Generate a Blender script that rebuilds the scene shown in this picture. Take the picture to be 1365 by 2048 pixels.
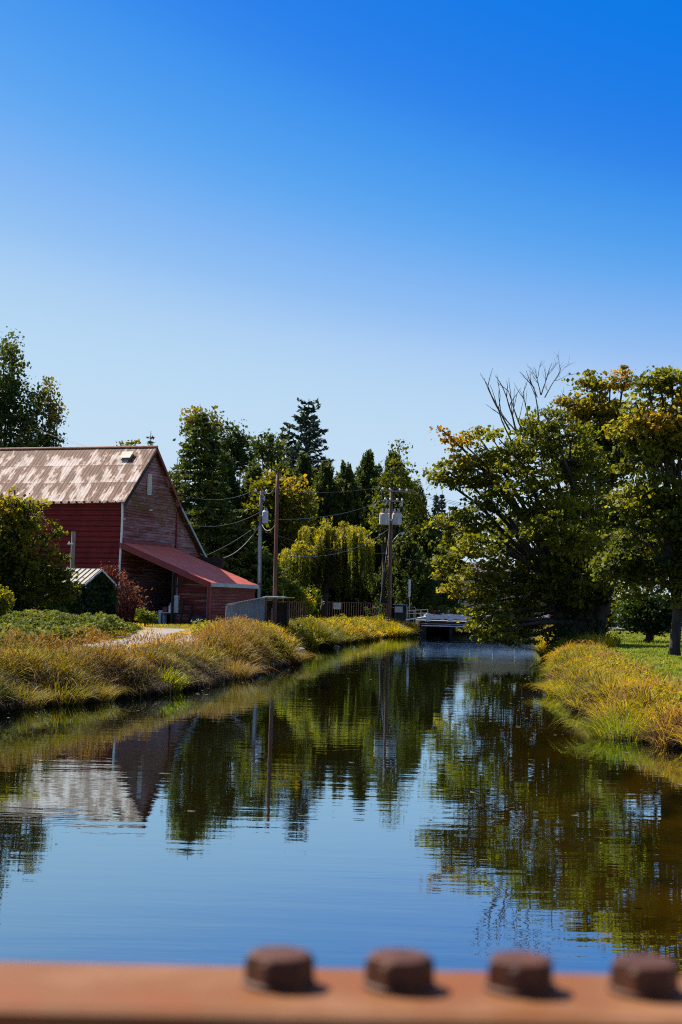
import bpy, math, random
import numpy as np
from mathutils import Matrix, Vector

# ------------------------------------------------------------------ camera, world, sun
for o in list(bpy.data.objects): bpy.data.objects.remove(o)
SC = bpy.context.scene
COL = SC.collection
F = 2844.4            # focal length in photo pixels (50 mm on a 24x36 portrait frame)
CAMZ = 2.5
PITCH = math.atan(182.0/F)
ROLL = math.radians(1.5)
cam_d = bpy.data.cameras.new('camera')
cam = bpy.data.objects.new('camera', cam_d); COL.objects.link(cam)
RC = Matrix.Rotation(math.pi/2+PITCH, 4, 'X') @ Matrix.Rotation(ROLL, 4, 'Z')
cam.matrix_world = Matrix.Translation((0, 0, CAMZ)) @ RC
cam_d.sensor_fit = 'VERTICAL'; cam_d.sensor_height = 36; cam_d.sensor_width = 24; cam_d.lens = 50
cam_d.clip_start = 0.05; cam_d.clip_end = 9000
cam_d.dof.use_dof = True; cam_d.dof.focus_distance = 65; cam_d.dof.aperture_fstop = 7.5
SC.camera = cam

SUN_EL = math.radians(50)
sv = Vector((-0.82, 0.57, 0)).normalized()
SUNV = Vector((sv.x*math.cos(SUN_EL), sv.y*math.cos(SUN_EL), math.sin(SUN_EL)))
w = bpy.data.worlds.new("World"); SC.world = w; w.use_nodes = True
nt = w.node_tree; nt.nodes.clear()
sky = nt.nodes.new('ShaderNodeTexSky'); sky.sky_type = 'NISHITA'; sky.sun_disc = False
sky.sun_elevation = SUN_EL; sky.sun_rotation = math.atan2(SUNV.x, SUNV.y)
sky.air_density = 1.0; sky.dust_density = 0.25; sky.ozone_density = 3.0; sky.altitude = 0
ml = nt.nodes.new('ShaderNodeMix'); ml.data_type = 'RGBA'; ml.blend_type = 'MULTIPLY'; ml.inputs[0].default_value = 1
nt.links.new(sky.outputs[0], ml.inputs[6]); ml.inputs[7].default_value = (0.095, 0.095, 0.094, 1)
gm = nt.nodes.new('ShaderNodeRGBCurve')      # colour grade of the sky light (a polarised, saturated blue; unseen zenith lifted to fill shade)
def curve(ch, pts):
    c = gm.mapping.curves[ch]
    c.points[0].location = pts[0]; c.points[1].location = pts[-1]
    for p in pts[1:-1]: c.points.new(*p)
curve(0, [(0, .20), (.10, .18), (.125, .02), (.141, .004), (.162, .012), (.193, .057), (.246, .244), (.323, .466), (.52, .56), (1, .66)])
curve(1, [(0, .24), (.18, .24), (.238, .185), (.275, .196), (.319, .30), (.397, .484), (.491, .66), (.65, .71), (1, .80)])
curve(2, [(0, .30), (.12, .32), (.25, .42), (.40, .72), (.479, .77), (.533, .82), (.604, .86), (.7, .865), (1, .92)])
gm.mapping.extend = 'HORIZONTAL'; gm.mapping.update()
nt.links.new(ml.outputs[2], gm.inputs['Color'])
bg = nt.nodes.new('ShaderNodeBackground'); bg.inputs[1].default_value = 0.52
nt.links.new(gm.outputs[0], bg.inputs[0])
wo = nt.nodes.new('ShaderNodeOutputWorld'); nt.links.new(bg.outputs[0], wo.inputs[0])

sd = bpy.data.lights.new('sun', 'SUN'); sd.energy = 5.0; sd.angle = math.radians(0.53); sd.color = (1.0, 0.93, 0.80)
so = bpy.data.objects.new('sun', sd); COL.objects.link(so)
so.rotation_euler = SUNV.to_track_quat('Z', 'Y').to_euler(); so.location = (-40, 30, 60)
SC.view_settings.view_transform = 'Standard'; SC.view_settings.look = 'None'
SC.view_settings.exposure = 1.0; SC.view_settings.gamma = 1.0
SC.render.engine = 'CYCLES'
SC.cycles.max_bounces = 6; SC.cycles.diffuse_bounces = 2; SC.cycles.glossy_bounces = 3
SC.cycles.transmission_bounces = 4; SC.cycles.transparent_max_bounces = 8; SC.cycles.volume_bounces = 0
SC.cycles.caustics_reflective = False; SC.cycles.caustics_refractive = False
SC.cycles.filter_width = 1.1; SC.cycles.use_denoising = False; SC.cycles.sample_clamp_indirect = 4

R3 = np.array(RC.to_3x3())
def W(px, py, Y):
    """point seen at photo pixel (px,py) standing Y metres in front of the camera"""
    d = R3 @ np.array([(px-682.5)/F, -(py-1024.0)/F, -1.0])
    return np.array([0, 0, CAMZ]) + d*(Y/d[1])
def G(px, py, z):
    d = R3 @ np.array([(px-682.5)/F, -(py-1024.0)/F, -1.0])
    return np.array([0, 0, CAMZ]) + d*((z-CAMZ)/d[2])
rng = np.random.default_rng(7)
random.seed(7)
PI = math.pi

# ------------------------------------------------------------------ materials
def newmat(name):
    m = bpy.data.materials.new(name); m.use_nodes = True
    n = m.node_tree.nodes; n.clear()
    return m, n, m.node_tree.links
def ramp(n, stops, interp='LINEAR'):
    r = n.new('ShaderNodeValToRGB'); cr = r.color_ramp; cr.interpolation = interp
    while len(cr.elements) > 1: cr.elements.remove(cr.elements[-1])
    cr.elements[0].position = stops[0][0]; cr.elements[0].color = (*stops[0][1], 1)
    for p, c in stops[1:]:
        e = cr.elements.new(p); e.color = (*c, 1)
    return r
def noise(n, l, scale, detail=4, coord='Object', vec=(1, 1, 1), rough=0.55, rot=(0,0,0), dist=0):
    tc = n.new('ShaderNodeTexCoord'); mp = n.new('ShaderNodeMapping'); mp.inputs['Scale'].default_value = vec
    mp.inputs['Rotation'].default_value = rot
    l.new(tc.outputs[coord], mp.inputs[0])
    t = n.new('ShaderNodeTexNoise'); t.inputs['Scale'].default_value = scale; t.inputs['Detail'].default_value = detail
    t.inputs['Roughness'].default_value = rough; t.inputs['Distortion'].default_value = dist
    l.new(mp.outputs[0], t.inputs[0]); return t
def mixc(n, l, fac, a, b, mode='MIX'):
    m = n.new('ShaderNodeMix'); m.data_type = 'RGBA'; m.blend_type = mode
    for s, v in ((m.inputs[0], fac), (m.inputs[6], a), (m.inputs[7], b)):
        if hasattr(v, 'is_linked') or hasattr(v, 'links'): l.new(v, s)
        elif isinstance(v, (int, float)): s.default_value = v
        else: s.default_value = (*v, 1)
    return m.outputs[2]
def finish(m, n, l, col, rough=0.7, metal=0.0, bump=None, bs=0.3, bd=0.02, spec=0.4):
    p = n.new('ShaderNodeBsdfPrincipled'); o = n.new('ShaderNodeOutputMaterial')
    if hasattr(col, 'links'): l.new(col, p.inputs['Base Color'])
    else: p.inputs['Base Color'].default_value = (*col, 1)
    if hasattr(rough, 'links'): l.new(rough, p.inputs['Roughness'])
    else: p.inputs['Roughness'].default_value = rough
    p.inputs['Metallic'].default_value = metal; p.inputs['Specular IOR Level'].default_value = spec
    if bump is not None:
        b = n.new('ShaderNodeBump'); b.inputs['Strength'].default_value = bs; b.inputs['Distance'].default_value = bd
        l.new(bump, b.inputs['Height']); l.new(b.outputs[0], p.inputs['Normal'])
    l.new(p.outputs[0], o.inputs[0]); return m
def simple(name, a, b=None, scale=3, rough=0.7, vec=(1, 1, 1), metal=0, bs=0.2, bd=0.01, lo=0.35, hi=0.65, detail=5, spec=0.4):
    m, n, l = newmat(name)
    b = b or tuple(c*0.6 for c in a)
    t = noise(n, l, scale, detail, vec=vec)
    r = ramp(n, [(lo, a), (hi, b)]); l.new(t.outputs[0], r.inputs[0])
    return finish(m, n, l, r.outputs[0], rough, metal, t.outputs[0], bs, bd, spec)
def foliage(name, stops, trans=0.35, rough=0.55, spec=0.22, tipramp=None):
    m, n, l = newmat(name)
    at = n.new('ShaderNodeAttribute'); at.attribute_name = 'tint'
    r = ramp(n, stops); l.new(at.outputs['Fac'], r.inputs[0])
    col = r.outputs[0]
    if tipramp:
        a2 = n.new('ShaderNodeAttribute'); a2.attribute_name = 'tip'
        rr = ramp(n, tipramp[0]); l.new(a2.outputs['Fac'], rr.inputs[0])
        fr = ramp(n, tipramp[1]); l.new(a2.outputs['Fac'], fr.inputs[0])
        col = mixc(n, l, fr.outputs[0], col, rr.outputs[0])
    p = n.new('ShaderNodeBsdfPrincipled'); p.inputs['Roughness'].default_value = rough
    p.inputs['Specular IOR Level'].default_value = spec
    l.new(col, p.inputs['Base Color'])
    tcol = mixc(n, l, 1.0, col, (1.5, 1.35, 0.55), 'MULTIPLY')
    t = n.new('ShaderNodeBsdfTranslucent'); l.new(tcol, t.inputs[0])
    mx = n.new('ShaderNodeMixShader'); mx.inputs[0].default_value = trans
    l.new(p.outputs[0], mx.inputs[1]); l.new(t.outputs[0], mx.inputs[2])
    o = n.new('ShaderNodeOutputMaterial'); l.new(mx.outputs[0], o.inputs[0]); return m

M = {}
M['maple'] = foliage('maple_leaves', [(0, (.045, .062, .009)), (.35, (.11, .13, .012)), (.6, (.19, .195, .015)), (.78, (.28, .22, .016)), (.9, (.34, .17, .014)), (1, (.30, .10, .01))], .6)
M['maple_gold'] = foliage('turning_maple_leaves', [(0, (.045, .062, .009)), (.3, (.11, .125, .012)), (.55, (.21, .18, .014)), (.75, (.33, .19, .016)), (1, (.36, .12, .013))], .6)
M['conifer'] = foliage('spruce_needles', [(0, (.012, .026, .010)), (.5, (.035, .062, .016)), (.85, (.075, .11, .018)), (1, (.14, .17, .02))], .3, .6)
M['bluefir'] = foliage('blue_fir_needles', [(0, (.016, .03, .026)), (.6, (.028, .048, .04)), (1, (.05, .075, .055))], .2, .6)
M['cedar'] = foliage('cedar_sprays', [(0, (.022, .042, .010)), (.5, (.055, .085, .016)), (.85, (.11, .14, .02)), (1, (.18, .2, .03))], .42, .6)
M['poplar'] = foliage('poplar_leaves', [(0, (.025, .045, .012)), (.5, (.055, .085, .018)), (.85, (.12, .13, .02)), (1, (.22, .17, .03))], .4, .5)
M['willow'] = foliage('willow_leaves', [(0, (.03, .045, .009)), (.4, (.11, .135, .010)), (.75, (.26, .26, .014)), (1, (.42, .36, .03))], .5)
M['shrub'] = foliage('shrub_leaves', [(0, (.03, .05, .008)), (.5, (.09, .13, .010)), (.8, (.22, .22, .010)), (1, (.40, .30, .012))], .45)
M['redleaf'] = foliage('red_shrub_leaves', [(0, (.05, .012, .012)), (.5, (.11, .025, .022)), (1, (.2, .08, .06))], .35)
M['ivy'] = foliage('ivy_leaves', [(0, (.008, .02, .006)), (.6, (.02, .045, .01)), (1, (.06, .1, .015))], .25, .4)
M['bramble'] = foliage('bramble_leaves', [(0, (.04, .055, .012)), (.4, (.10, .13, .018)), (.75, (.21, .21, .035)), (1, (.36, .28, .09))], .35, .65, .15)
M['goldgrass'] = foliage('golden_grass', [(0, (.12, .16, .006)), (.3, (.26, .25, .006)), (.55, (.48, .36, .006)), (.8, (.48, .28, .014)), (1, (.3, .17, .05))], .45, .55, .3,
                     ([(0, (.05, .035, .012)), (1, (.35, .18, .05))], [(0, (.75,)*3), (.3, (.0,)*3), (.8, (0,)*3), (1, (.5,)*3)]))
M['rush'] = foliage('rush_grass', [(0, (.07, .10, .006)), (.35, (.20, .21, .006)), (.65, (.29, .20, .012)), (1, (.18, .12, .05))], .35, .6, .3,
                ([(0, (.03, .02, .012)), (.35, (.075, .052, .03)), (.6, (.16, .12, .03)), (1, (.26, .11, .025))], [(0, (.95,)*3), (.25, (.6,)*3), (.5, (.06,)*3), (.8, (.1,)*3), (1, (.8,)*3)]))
M['dead'] = foliage('dry_grass', [(0, (.025, .018, .012)), (.5, (.075, .05, .03)), (1, (.16, .11, .06))], .2, .7, .2)
M['seed'] = foliage('seed_heads', [(0, (.10, .045, .014)), (.5, (.22, .10, .025)), (1, (.36, .2, .06))], .3, .7, .2)
M['lawn'] = foliage('lawn_grass', [(0, (.07, .11, .01)), (.5, (.15, .21, .014)), (.85, (.24, .27, .025)), (1, (.34, .33, .09))], .4, .6)
M['bark'] = simple('bark', (.055, .042, .03), (.02, .015, .012), 6, .9, (1, 1, .25), bs=.6, bd=.03)
M['twig'] = simple('dead_twig', (.11, .085, .06), (.05, .04, .03), 8, .9)

def siding(name, base, dark, worn, period, wornlo, wornhi, moss=None, vs=0.5):
    m, n, l = newmat(name)
    tc = n.new('ShaderNodeTexCoord'); sp = n.new('ShaderNodeSeparateXYZ'); l.new(tc.outputs['Object'], sp.inputs[0])
    f = n.new('ShaderNodeMath'); f.operation = 'DIVIDE'; l.new(sp.outputs[2], f.inputs[0]); f.inputs[1].default_value = period
    fr = n.new('ShaderNodeMath'); fr.operation = 'FRACT'; l.new(f.outputs[0], fr.inputs[0])
    fl = n.new('ShaderNodeMath'); fl.operation = 'FLOOR'; l.new(f.outputs[0], fl.inputs[0])
    wn = n.new('ShaderNodeTexWhiteNoise'); wn.noise_dimensions = '1D'; l.new(fl.outputs[0], wn.inputs['W'])
    t1 = noise(n, l, 1.0, 8, vec=(.45, .45, 9), rough=.72)
    t2 = noise(n, l, .35, 4)
    a = n.new('ShaderNodeMath'); a.operation = 'MULTIPLY_ADD'; l.new(wn.outputs[0], a.inputs[0]); a.inputs[1].default_value = .12; l.new(t1.outputs[0], a.inputs[2])
    a2 = n.new('ShaderNodeMath'); a2.operation = 'MULTIPLY_ADD'; l.new(t2.outputs[0], a2.inputs[0]); a2.inputs[1].default_value = vs; l.new(a.outputs[0], a2.inputs[2])
    r = ramp(n, [(wornlo, (0, 0, 0)), (wornhi, (1, 1, 1))]); l.new(a2.outputs[0], r.inputs[0])
    t3 = noise(n, l, .9, 6, vec=(1, 1, .5), rough=.65); rb = ramp(n, [(.35, base), (.65, dark)]); l.new(t3.outputs[0], rb.inputs[0])
    col = mixc(n, l, r.outputs[0], rb.outputs[0], worn)
    if moss:
        zc, t4 = moss[1], noise(n, l, 1.3, 7, vec=(1, 1, 2.5), rough=.75)
        bell = n.new('ShaderNodeMapRange'); bell.inputs[1].default_value = moss[2]; bell.inputs[2].default_value = moss[3]
        l.new(sp.outputs[2], bell.inputs[0])
        pp = n.new('ShaderNodeMath'); pp.operation = 'PINGPONG'; pp.inputs[1].default_value = .5; l.new(bell.outputs[0], pp.inputs[0])
        q = n.new('ShaderNodeMath'); q.operation = 'MULTIPLY_ADD'; l.new(pp.outputs[0], q.inputs[0]); q.inputs[1].default_value = .35; l.new(t4.outputs[0], q.inputs[2])
        mr = ramp(n, [(.58, (0, 0, 0)), (.72, (1, 1, 1))]); l.new(q.outputs[0], mr.inputs[0])
        col = mixc(n, l, mr.outputs[0], col, moss[0])
    gr = ramp(n, [(0, (.25,)*3), (.1, (.45,)*3), (.22, (1,)*3), (1, (1,)*3)]); l.new(fr.outputs[0], gr.inputs[0])
    col = mixc(n, l, 1.0, col, gr.outputs[0], 'MULTIPLY')
    return finish(m, n, l, col, .75, 0, fr.outputs[0], .7, .04, .25)
M['red_metal'] = siding('red_metal_siding', (.22, .018, .02), (.14, .012, .014), (.2, .03, .03), .36, .9, 1.2)
M['red_boards'] = siding('weathered_red_boards', (.20, .03, .027), (.13, .02, .018), (.42, .29, .30), .19, .66, .98, moss=((.15, .085, .02), 0, 5.8, 10.6))
M['annex_boards'] = siding('annex_red_boards', (.2, .035, .035), (.14, .025, .025), (.24, .1, .1), .2, .8, 1.05)
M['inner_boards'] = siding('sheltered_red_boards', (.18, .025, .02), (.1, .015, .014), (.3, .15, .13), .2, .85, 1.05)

def rust_roof():
    m, n, l = newmat('rusted_sheet_roof')
    tc = n.new('ShaderNodeTexCoord')
    # UV: u along ridge (m), v down slope (m)
    sp = n.new('ShaderNodeSeparateXYZ'); l.new(tc.outputs['UV'], sp.inputs[0])
    def grid(sock, period):
        d = n.new('ShaderNodeMath'); d.operation = 'DIVIDE'; l.new(sock, d.inputs[0]); d.inputs[1].default_value = period
        f1 = n.new('ShaderNodeMath'); f1.operation = 'FRACT'; l.new(d.outputs[0], f1.inputs[0])
        f2 = n.new('ShaderNodeMath'); f2.operation = 'FLOOR'; l.new(d.outputs[0], f2.inputs[0]); return f1.outputs[0], f2.outputs[0]
    fu, iu = grid(sp.outputs[0], .82); fv, iv = grid(sp.outputs[1], 1.92)
    cb = n.new('ShaderNodeCombineXYZ'); l.new(iu, cb.inputs[0]); l.new(iv, cb.inputs[1])
    wn = n.new('ShaderNodeTexWhiteNoise'); wn.noise_dimensions = '2D'; l.new(cb.outputs[0], wn.inputs[0])
    mp = n.new('ShaderNodeMapping'); mp.inputs['Scale'].default_value = (2.0, .8, 1); mp.inputs['Rotation'].default_value = (0, 0, .12); l.new(tc.outputs['UV'], mp.inputs[0])
    off = n.new('ShaderNodeVectorMath'); off.operation = 'ADD'; l.new(mp.outputs[0], off.inputs[0])
    sc = n.new('ShaderNodeVectorMath'); sc.operation = 'SCALE'; l.new(wn.outputs['Color'], sc.inputs[0]); sc.inputs['Scale'].default_value = .14
    l.new(sc.outputs[0], off.inputs[1])
    t = n.new('ShaderNodeTexNoise'); t.inputs['Scale'].default_value = .8; t.inputs['Detail'].default_value = 8; t.inputs['Roughness'].default_value = .62; l.new(off.outputs[0], t.inputs[0])
    k = n.new('ShaderNodeMath'); k.operation = 'MULTIPLY_ADD'; l.new(wn.outputs[0], k.inputs[0]); k.inputs[1].default_value = .08; l.new(t.outputs[0], k.inputs[2])
    kv = n.new('ShaderNodeMath'); kv.operation = 'MULTIPLY_ADD'; l.new(fv, kv.inputs[0]); kv.inputs[1].default_value = -.10; l.new(k.outputs[0], kv.inputs[2])
    r = ramp(n, [(.34, (.50, .40, .36)), (.455, (.40, .30, .25)), (.485, (.15, .06, .03)), (.60, (.09, .033, .018))]); l.new(kv.outputs[0], r.inputs[0])
    tf = noise(n, l, 6, 6, coord='UV', vec=(2.2, .25, 1)); rf = ramp(n, [(.3, (.6,)*3), (.6, (1.1,)*3)]); l.new(tf.outputs[0], rf.inputs[0])
    col = mixc(n, l, 1, r.outputs[0], rf.outputs[0], 'MULTIPLY')
    s1 = ramp(n, [(0, (.6,)*3), (.04, (.7,)*3), (.07, (1.1,)*3), (.12, (1,)*3), (1, (1,)*3)]); l.new(fu, s1.inputs[0])
    s2 = ramp(n, [(0, (1.2,)*3), (.02, (1.2,)*3), (.035, (.45,)*3), (.06, (1,)*3), (1, (1,)*3)]); l.new(fv, s2.inputs[0])
    col = mixc(n, l, 1, col, s1.outputs[0], 'MULTIPLY'); col = mixc(n, l, 1, col, s2.outputs[0], 'MULTIPLY')
    wv = n.new('ShaderNodeTexWave'); wv.inputs['Scale'].default_value = 4.2; wv.bands_direction = 'X'; l.new(tc.outputs['UV'], wv.inputs[0])
    return finish(m, n, l, col, .75, 0, wv.outputs[0], .25, .015, .3)
M['rust_roof'] = rust_roof()
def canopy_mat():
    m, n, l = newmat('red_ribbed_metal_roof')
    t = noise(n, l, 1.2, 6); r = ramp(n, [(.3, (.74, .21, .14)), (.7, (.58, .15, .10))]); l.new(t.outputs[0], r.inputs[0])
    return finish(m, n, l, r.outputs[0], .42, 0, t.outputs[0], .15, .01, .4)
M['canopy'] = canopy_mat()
M['red_paint'] = simple('red_paint', (.24, .03, .03), (.17, .022, .02), 2, .6)
M['white_paint'] = simple('white_paint', (.84, .83, .80), (.6, .6, .58), 3, .6, lo=.4, hi=.75)
M['pale_trim'] = simple('pale_blue_trim', (.42, .5, .55), (.3, .36, .4), 2, .6)
M['grey_metal'] = simple('galvanised_metal', (.42, .44, .46), (.3, .31, .33), 4, .45, metal=.3)
M['transf'] = simple('transformer_paint', (.5, .55, .58), (.36, .39, .4), 5, .5)
M['transf_rust'] = simple('transformer_rust', (.4, .2, .14), (.24, .1, .05), 6, .7)
M['transf_streak'] = simple('streaked_transformer_paint', (.5, .54, .54), (.42, .3, .16), 2.4, .6, vec=(3, 3, .25), lo=.5, hi=.7)
M['shed_sheet'] = simple('blue_grey_sheet', (.24, .30, .34), (.18, .22, .26), 1.5, .5)
M['shed_roof'] = simple('pale_shed_roof', (.30, .27, .22), (.2, .17, .13), 2, .6)
M['dark_wood'] = simple('dark_wood', (.04, .03, .025), (.02, .016, .013), 5, .85)
M['pole_wood'] = simple('pole_wood', (.17, .10, .065), (.09, .055, .04), 3, .85, vec=(4, 4, .3), bs=.4)
M['pole_grey'] = simple('weathered_pole_wood', (.26, .235, .21), (.14, .12, .105), 3, .85, vec=(4, 4, .3), bs=.4)
M['rusty_pole'] = simple('rusty_pole', (.2, .085, .05), (.1, .045, .03), 2.5, .8, vec=(2, 2, .5), bs=.3)
M['gate_rust'] = simple('gate_rust', (.13, .06, .045), (.07, .035, .03), 8, .75)
M['wire'] = simple('wire', (.16, .16, .16), (.1, .1, .1), 4, .5)
M['wire_pale'] = simple('pale_wire', (.28, .28, .27), (.2, .2, .2), 4, .5)
M['black'] = simple('black_rubber', (.012, .012, .013), (.02, .02, .02), 9, .6)
M['concrete'] = simple('concrete', (.3, .28, .25), (.19, .18, .16), 2.5, .85)
M['tan_wall'] = simple('tan_stucco', (.5, .33, .21), (.42, .28, .18), .6, .9)
M['roof_dark'] = simple('brown_shingles', (.1, .07, .055), (.06, .045, .035), 4, .85)
M['white_wall'] = simple('white_siding', (.7, .7, .7), (.58, .58, .58), 1, .8)
M['glass'] = simple('dark_glass', (.03, .05, .06), (.02, .03, .04), 2, .08, spec=.8)
M['teal'] = simple('teal_paint', (.05, .16, .18), (.04, .12, .14), 2, .3)
M['red_sign'] = simple('red_sign_paint', (.5, .02, .02), (.38, .016, .016), 3, .5)
M['orange'] = simple('orange_plastic', (.6, .16, .03), (.5, .12, .02), 3, .5)
M['yellow_tube'] = simple('yellow_tube', (.55, .35, .03), (.4, .25, .02), 3, .5)
M['plate'] = simple('off_white_plate', (.55, .53, .46), (.4, .38, .32), 4, .6)
M['stone'] = simple('river_stone', (.3, .29, .27), (.14, .13, .12), 4, .8, bs=.5)
M['deck_dark'] = simple('dark_girder', (.035, .028, .026), (.02, .017, .016), 3, .8)

def beam_mat():
    m, n, l = newmat('rust_primer_steel')
    t = noise(n, l, 9, 6, rough=.6); t2 = noise(n, l, 60, 4)
    r = ramp(n, [(.25, (.09, .026, .005)), (.40, (.17, .045, .005)), (.5, (.16, .055, .012)), (.7, (.22, .095, .04))]); l.new(t.outputs[0], r.inputs[0])
    return finish(m, n, l, r.outputs[0], .7, 0, t2.outputs[0], .3, .001, .3)
M['beam'] = beam_mat()
M['bolt'] = simple('rusted_bolt', (.10, .034, .013), (.045, .015, .008), 90, .6, bs=.2, bd=.001, spec=.25)

# ------------------------------------------------------------------ object helpers
def tagp(o, label=None, cat=None, group=None, kind=None):
    if label: o['label'] = label
    if cat: o['category'] = cat
    if group: o['group'] = group
    if kind: o['kind'] = kind
    return o
def thing(name, label, cat, loc, group=None):
    o = bpy.data.objects.new(name, None); COL.objects.link(o); o.location = Vector([float(c) for c in loc])
    o.empty_display_size = .3
    return tagp(o, label, cat, group)
def base_of(parent):
    v = Vector((0, 0, 0))
    while parent is not None: v += parent.location; parent = parent.parent
    return v
class MB:
    def __init__(s): s.v = []; s.f = []; s.uv = None
    def add(s, vs, fs):
        k = len(s.v); s.v.extend([tuple(map(float, p)) for p in vs]); s.f.extend([tuple(i+k for i in f) for f in fs]); return s
    def box(s, c, size, rz=0, axes=None):
        """c centre, size full; axes optional (3 unit vectors)"""
        c = np.array(c, float); h = np.array(size, float)/2
        if axes is None: axes = [(math.cos(rz), math.sin(rz), 0), (-math.sin(rz), math.cos(rz), 0), (0, 0, 1)]
        A = np.array(axes, float)
        vs = [c+A[0]*h[0]*i+A[1]*h[1]*j+A[2]*h[2]*k for i in (-1, 1) for j in (-1, 1) for k in (-1, 1)]
        return s.add(vs, [(0, 1, 3, 2), (4, 6, 7, 5), (0, 4, 5, 1), (2, 3, 7, 6), (0, 2, 6, 4), (1, 5, 7, 3)])
    def tube(s, pts, rad, n=6, cap=True):
        pts = np.array(pts, float); k = len(pts)
        rad = np.full(k, rad) if np.isscalar(rad) else np.array(rad, float)
        t = np.gradient(pts, axis=0); t /= np.linalg.norm(t, axis=1)[:, None]+1e-9
        ref = np.array([0, 0, 1.0]) if abs(t[0][2]) < .8 else np.array([1.0, 0, 0])
        vs = []
        for i in range(k):
            a = np.cross(t[i], ref); a /= np.linalg.norm(a)+1e-9; b = np.cross(t[i], a)
            for j in range(n):
                an = 2*PI*j/n; vs.append(pts[i]+rad[i]*(math.cos(an)*a+math.sin(an)*b))
        fs = [(i*n+j, i*n+(j+1) % n, (i+1)*n+(j+1) % n, (i+1)*n+j) for i in range(k-1) for j in range(n)]
        if cap: fs += [tuple(range(n))[::-1], tuple((k-1)*n+j for j in range(n))]
        return s.add(vs, fs)
    def quad(s, a, b, c, d): return s.add([a, b, c, d], [(0, 1, 2, 3)])
    def slab(s, a, b, c, d, t):
        a, b, c, d = [np.array(p, float) for p in (a, b, c, d)]
        nn = np.cross(b-a, d-a); nn /= np.linalg.norm(nn); o = nn*t
        return s.add([a, b, c, d, a-o, b-o, c-o, d-o], [(0, 1, 2, 3), (7, 6, 5, 4), (0, 4, 5, 1), (1, 5, 6, 2), (2, 6, 7, 3), (3, 7, 4, 0)])
    def prism(s, poly, d):
        """poly list of 3-D points, extruded by vector d"""
        p = [np.array(q, float) for q in poly]; d = np.array(d, float); k = len(p)
        return s.add(p+[q+d for q in p], [tuple(range(k))[::-1], tuple(range(k, 2*k))]+[(i, (i+1) % k, k+(i+1) % k, k+i) for i in range(k)])
    def build(s, name, mat, parent=None, smooth=False, fix=True):
        b = base_of(parent)
        me = bpy.data.meshes.new(name)
        me.from_pydata([(x-b.x, y-b.y, z-b.z) for x, y, z in s.v], [], s.f)
        if fix:
            import bmesh
            bm = bmesh.new(); bm.from_mesh(me); bmesh.ops.recalc_face_normals(bm, faces=bm.faces); bm.to_mesh(me); bm.free()
        if smooth:
            me.polygons.foreach_set('use_smooth', [True]*len(me.polygons))
        me.materials.append(mat); o = bpy.data.objects.new(name, me); COL.objects.link(o)
        if parent: o.parent = parent
        return o
def npmesh(name, verts, quads, tris, mat, parent=None, attrs=None):
    """big meshes: verts (N,3); quads (Q,4); tris (T,3); attrs {name:(domain, values)}"""
    b = base_of(parent); me = bpy.data.meshes.new(name)
    v = np.asarray(verts, np.float32).reshape(-1, 3)-np.array([b.x, b.y, b.z], np.float32)
    q = np.zeros((0, 4), int) if quads is None else quads; t = np.zeros((0, 3), int) if tris is None else tris
    me.vertices.add(len(v)); me.vertices.foreach_set('co', v.ravel())
    me.loops.add(len(q)*4+len(t)*3); me.loops.foreach_set('vertex_index', np.concatenate([q.ravel(), t.ravel()]).astype(np.int32))
    me.polygons.add(len(q)+len(t))
    me.polygons.foreach_set('loop_start', np.concatenate([np.arange(len(q))*4, len(q)*4+np.arange(len(t))*3]).astype(np.int32))
    me.polygons.foreach_set('loop_total', np.concatenate([np.full(len(q), 4), np.full(len(t), 3)]).astype(np.int32))
    for k, (dom, vals) in (attrs or {}).items():
        a = me.attributes.new(k, 'FLOAT', dom); a.data.foreach_set('value', np.asarray(vals, np.float32))
    me.update(calc_edges=True); me.validate()
    me.materials.append(mat); o = bpy.data.objects.new(name, me); COL.objects.link(o)
    if parent: o.parent = parent
    return o
def norm(a): return a/(np.linalg.norm(a, axis=-1, keepdims=True)+1e-9)
def leaves(name, C, size, tint, mat, parent=None, nbias=(0, 0, .8), tbias=(0, 0, 0), aspect=.8, jitter=.35, kind=None):
    """one folded rhombic leaf per centre"""
    N = len(C); n = norm(rng.normal(size=(N, 3))+np.array(nbias)*1.0)
    t = rng.normal(size=(N, 3))*1.0+np.asarray(tbias); t = norm(t-(t*n).sum(1)[:, None]*n); b = np.cross(n, t)
    s = (size*np.exp(np.clip(rng.normal(size=N), -2, 1.5)*jitter))[:, None]*.5
    V = np.stack([C-t*s, C+b*s*aspect-n*s*.18, C+t*s, C-b*s*aspect-n*s*.18], 1).reshape(-1, 3)
    Q = np.arange(N*4).reshape(N, 4)
    o = npmesh(name, V, Q, None, mat, parent, {'tint': ('FACE', np.clip(tint, 0, 1))})
    return o

def sm(x): return x*x*(3-2*x)
def snoise(P, s, seed=0):
    """cheap smooth 3-D noise 0..1 from sines"""
    r = np.random.default_rng(seed); out = 0
    for k in range(5):
        d = r.normal(size=3)*1.3/s; out = out+np.sin(P@d+r.uniform(0, 6.28))
    return .5+out/5*.75

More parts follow.
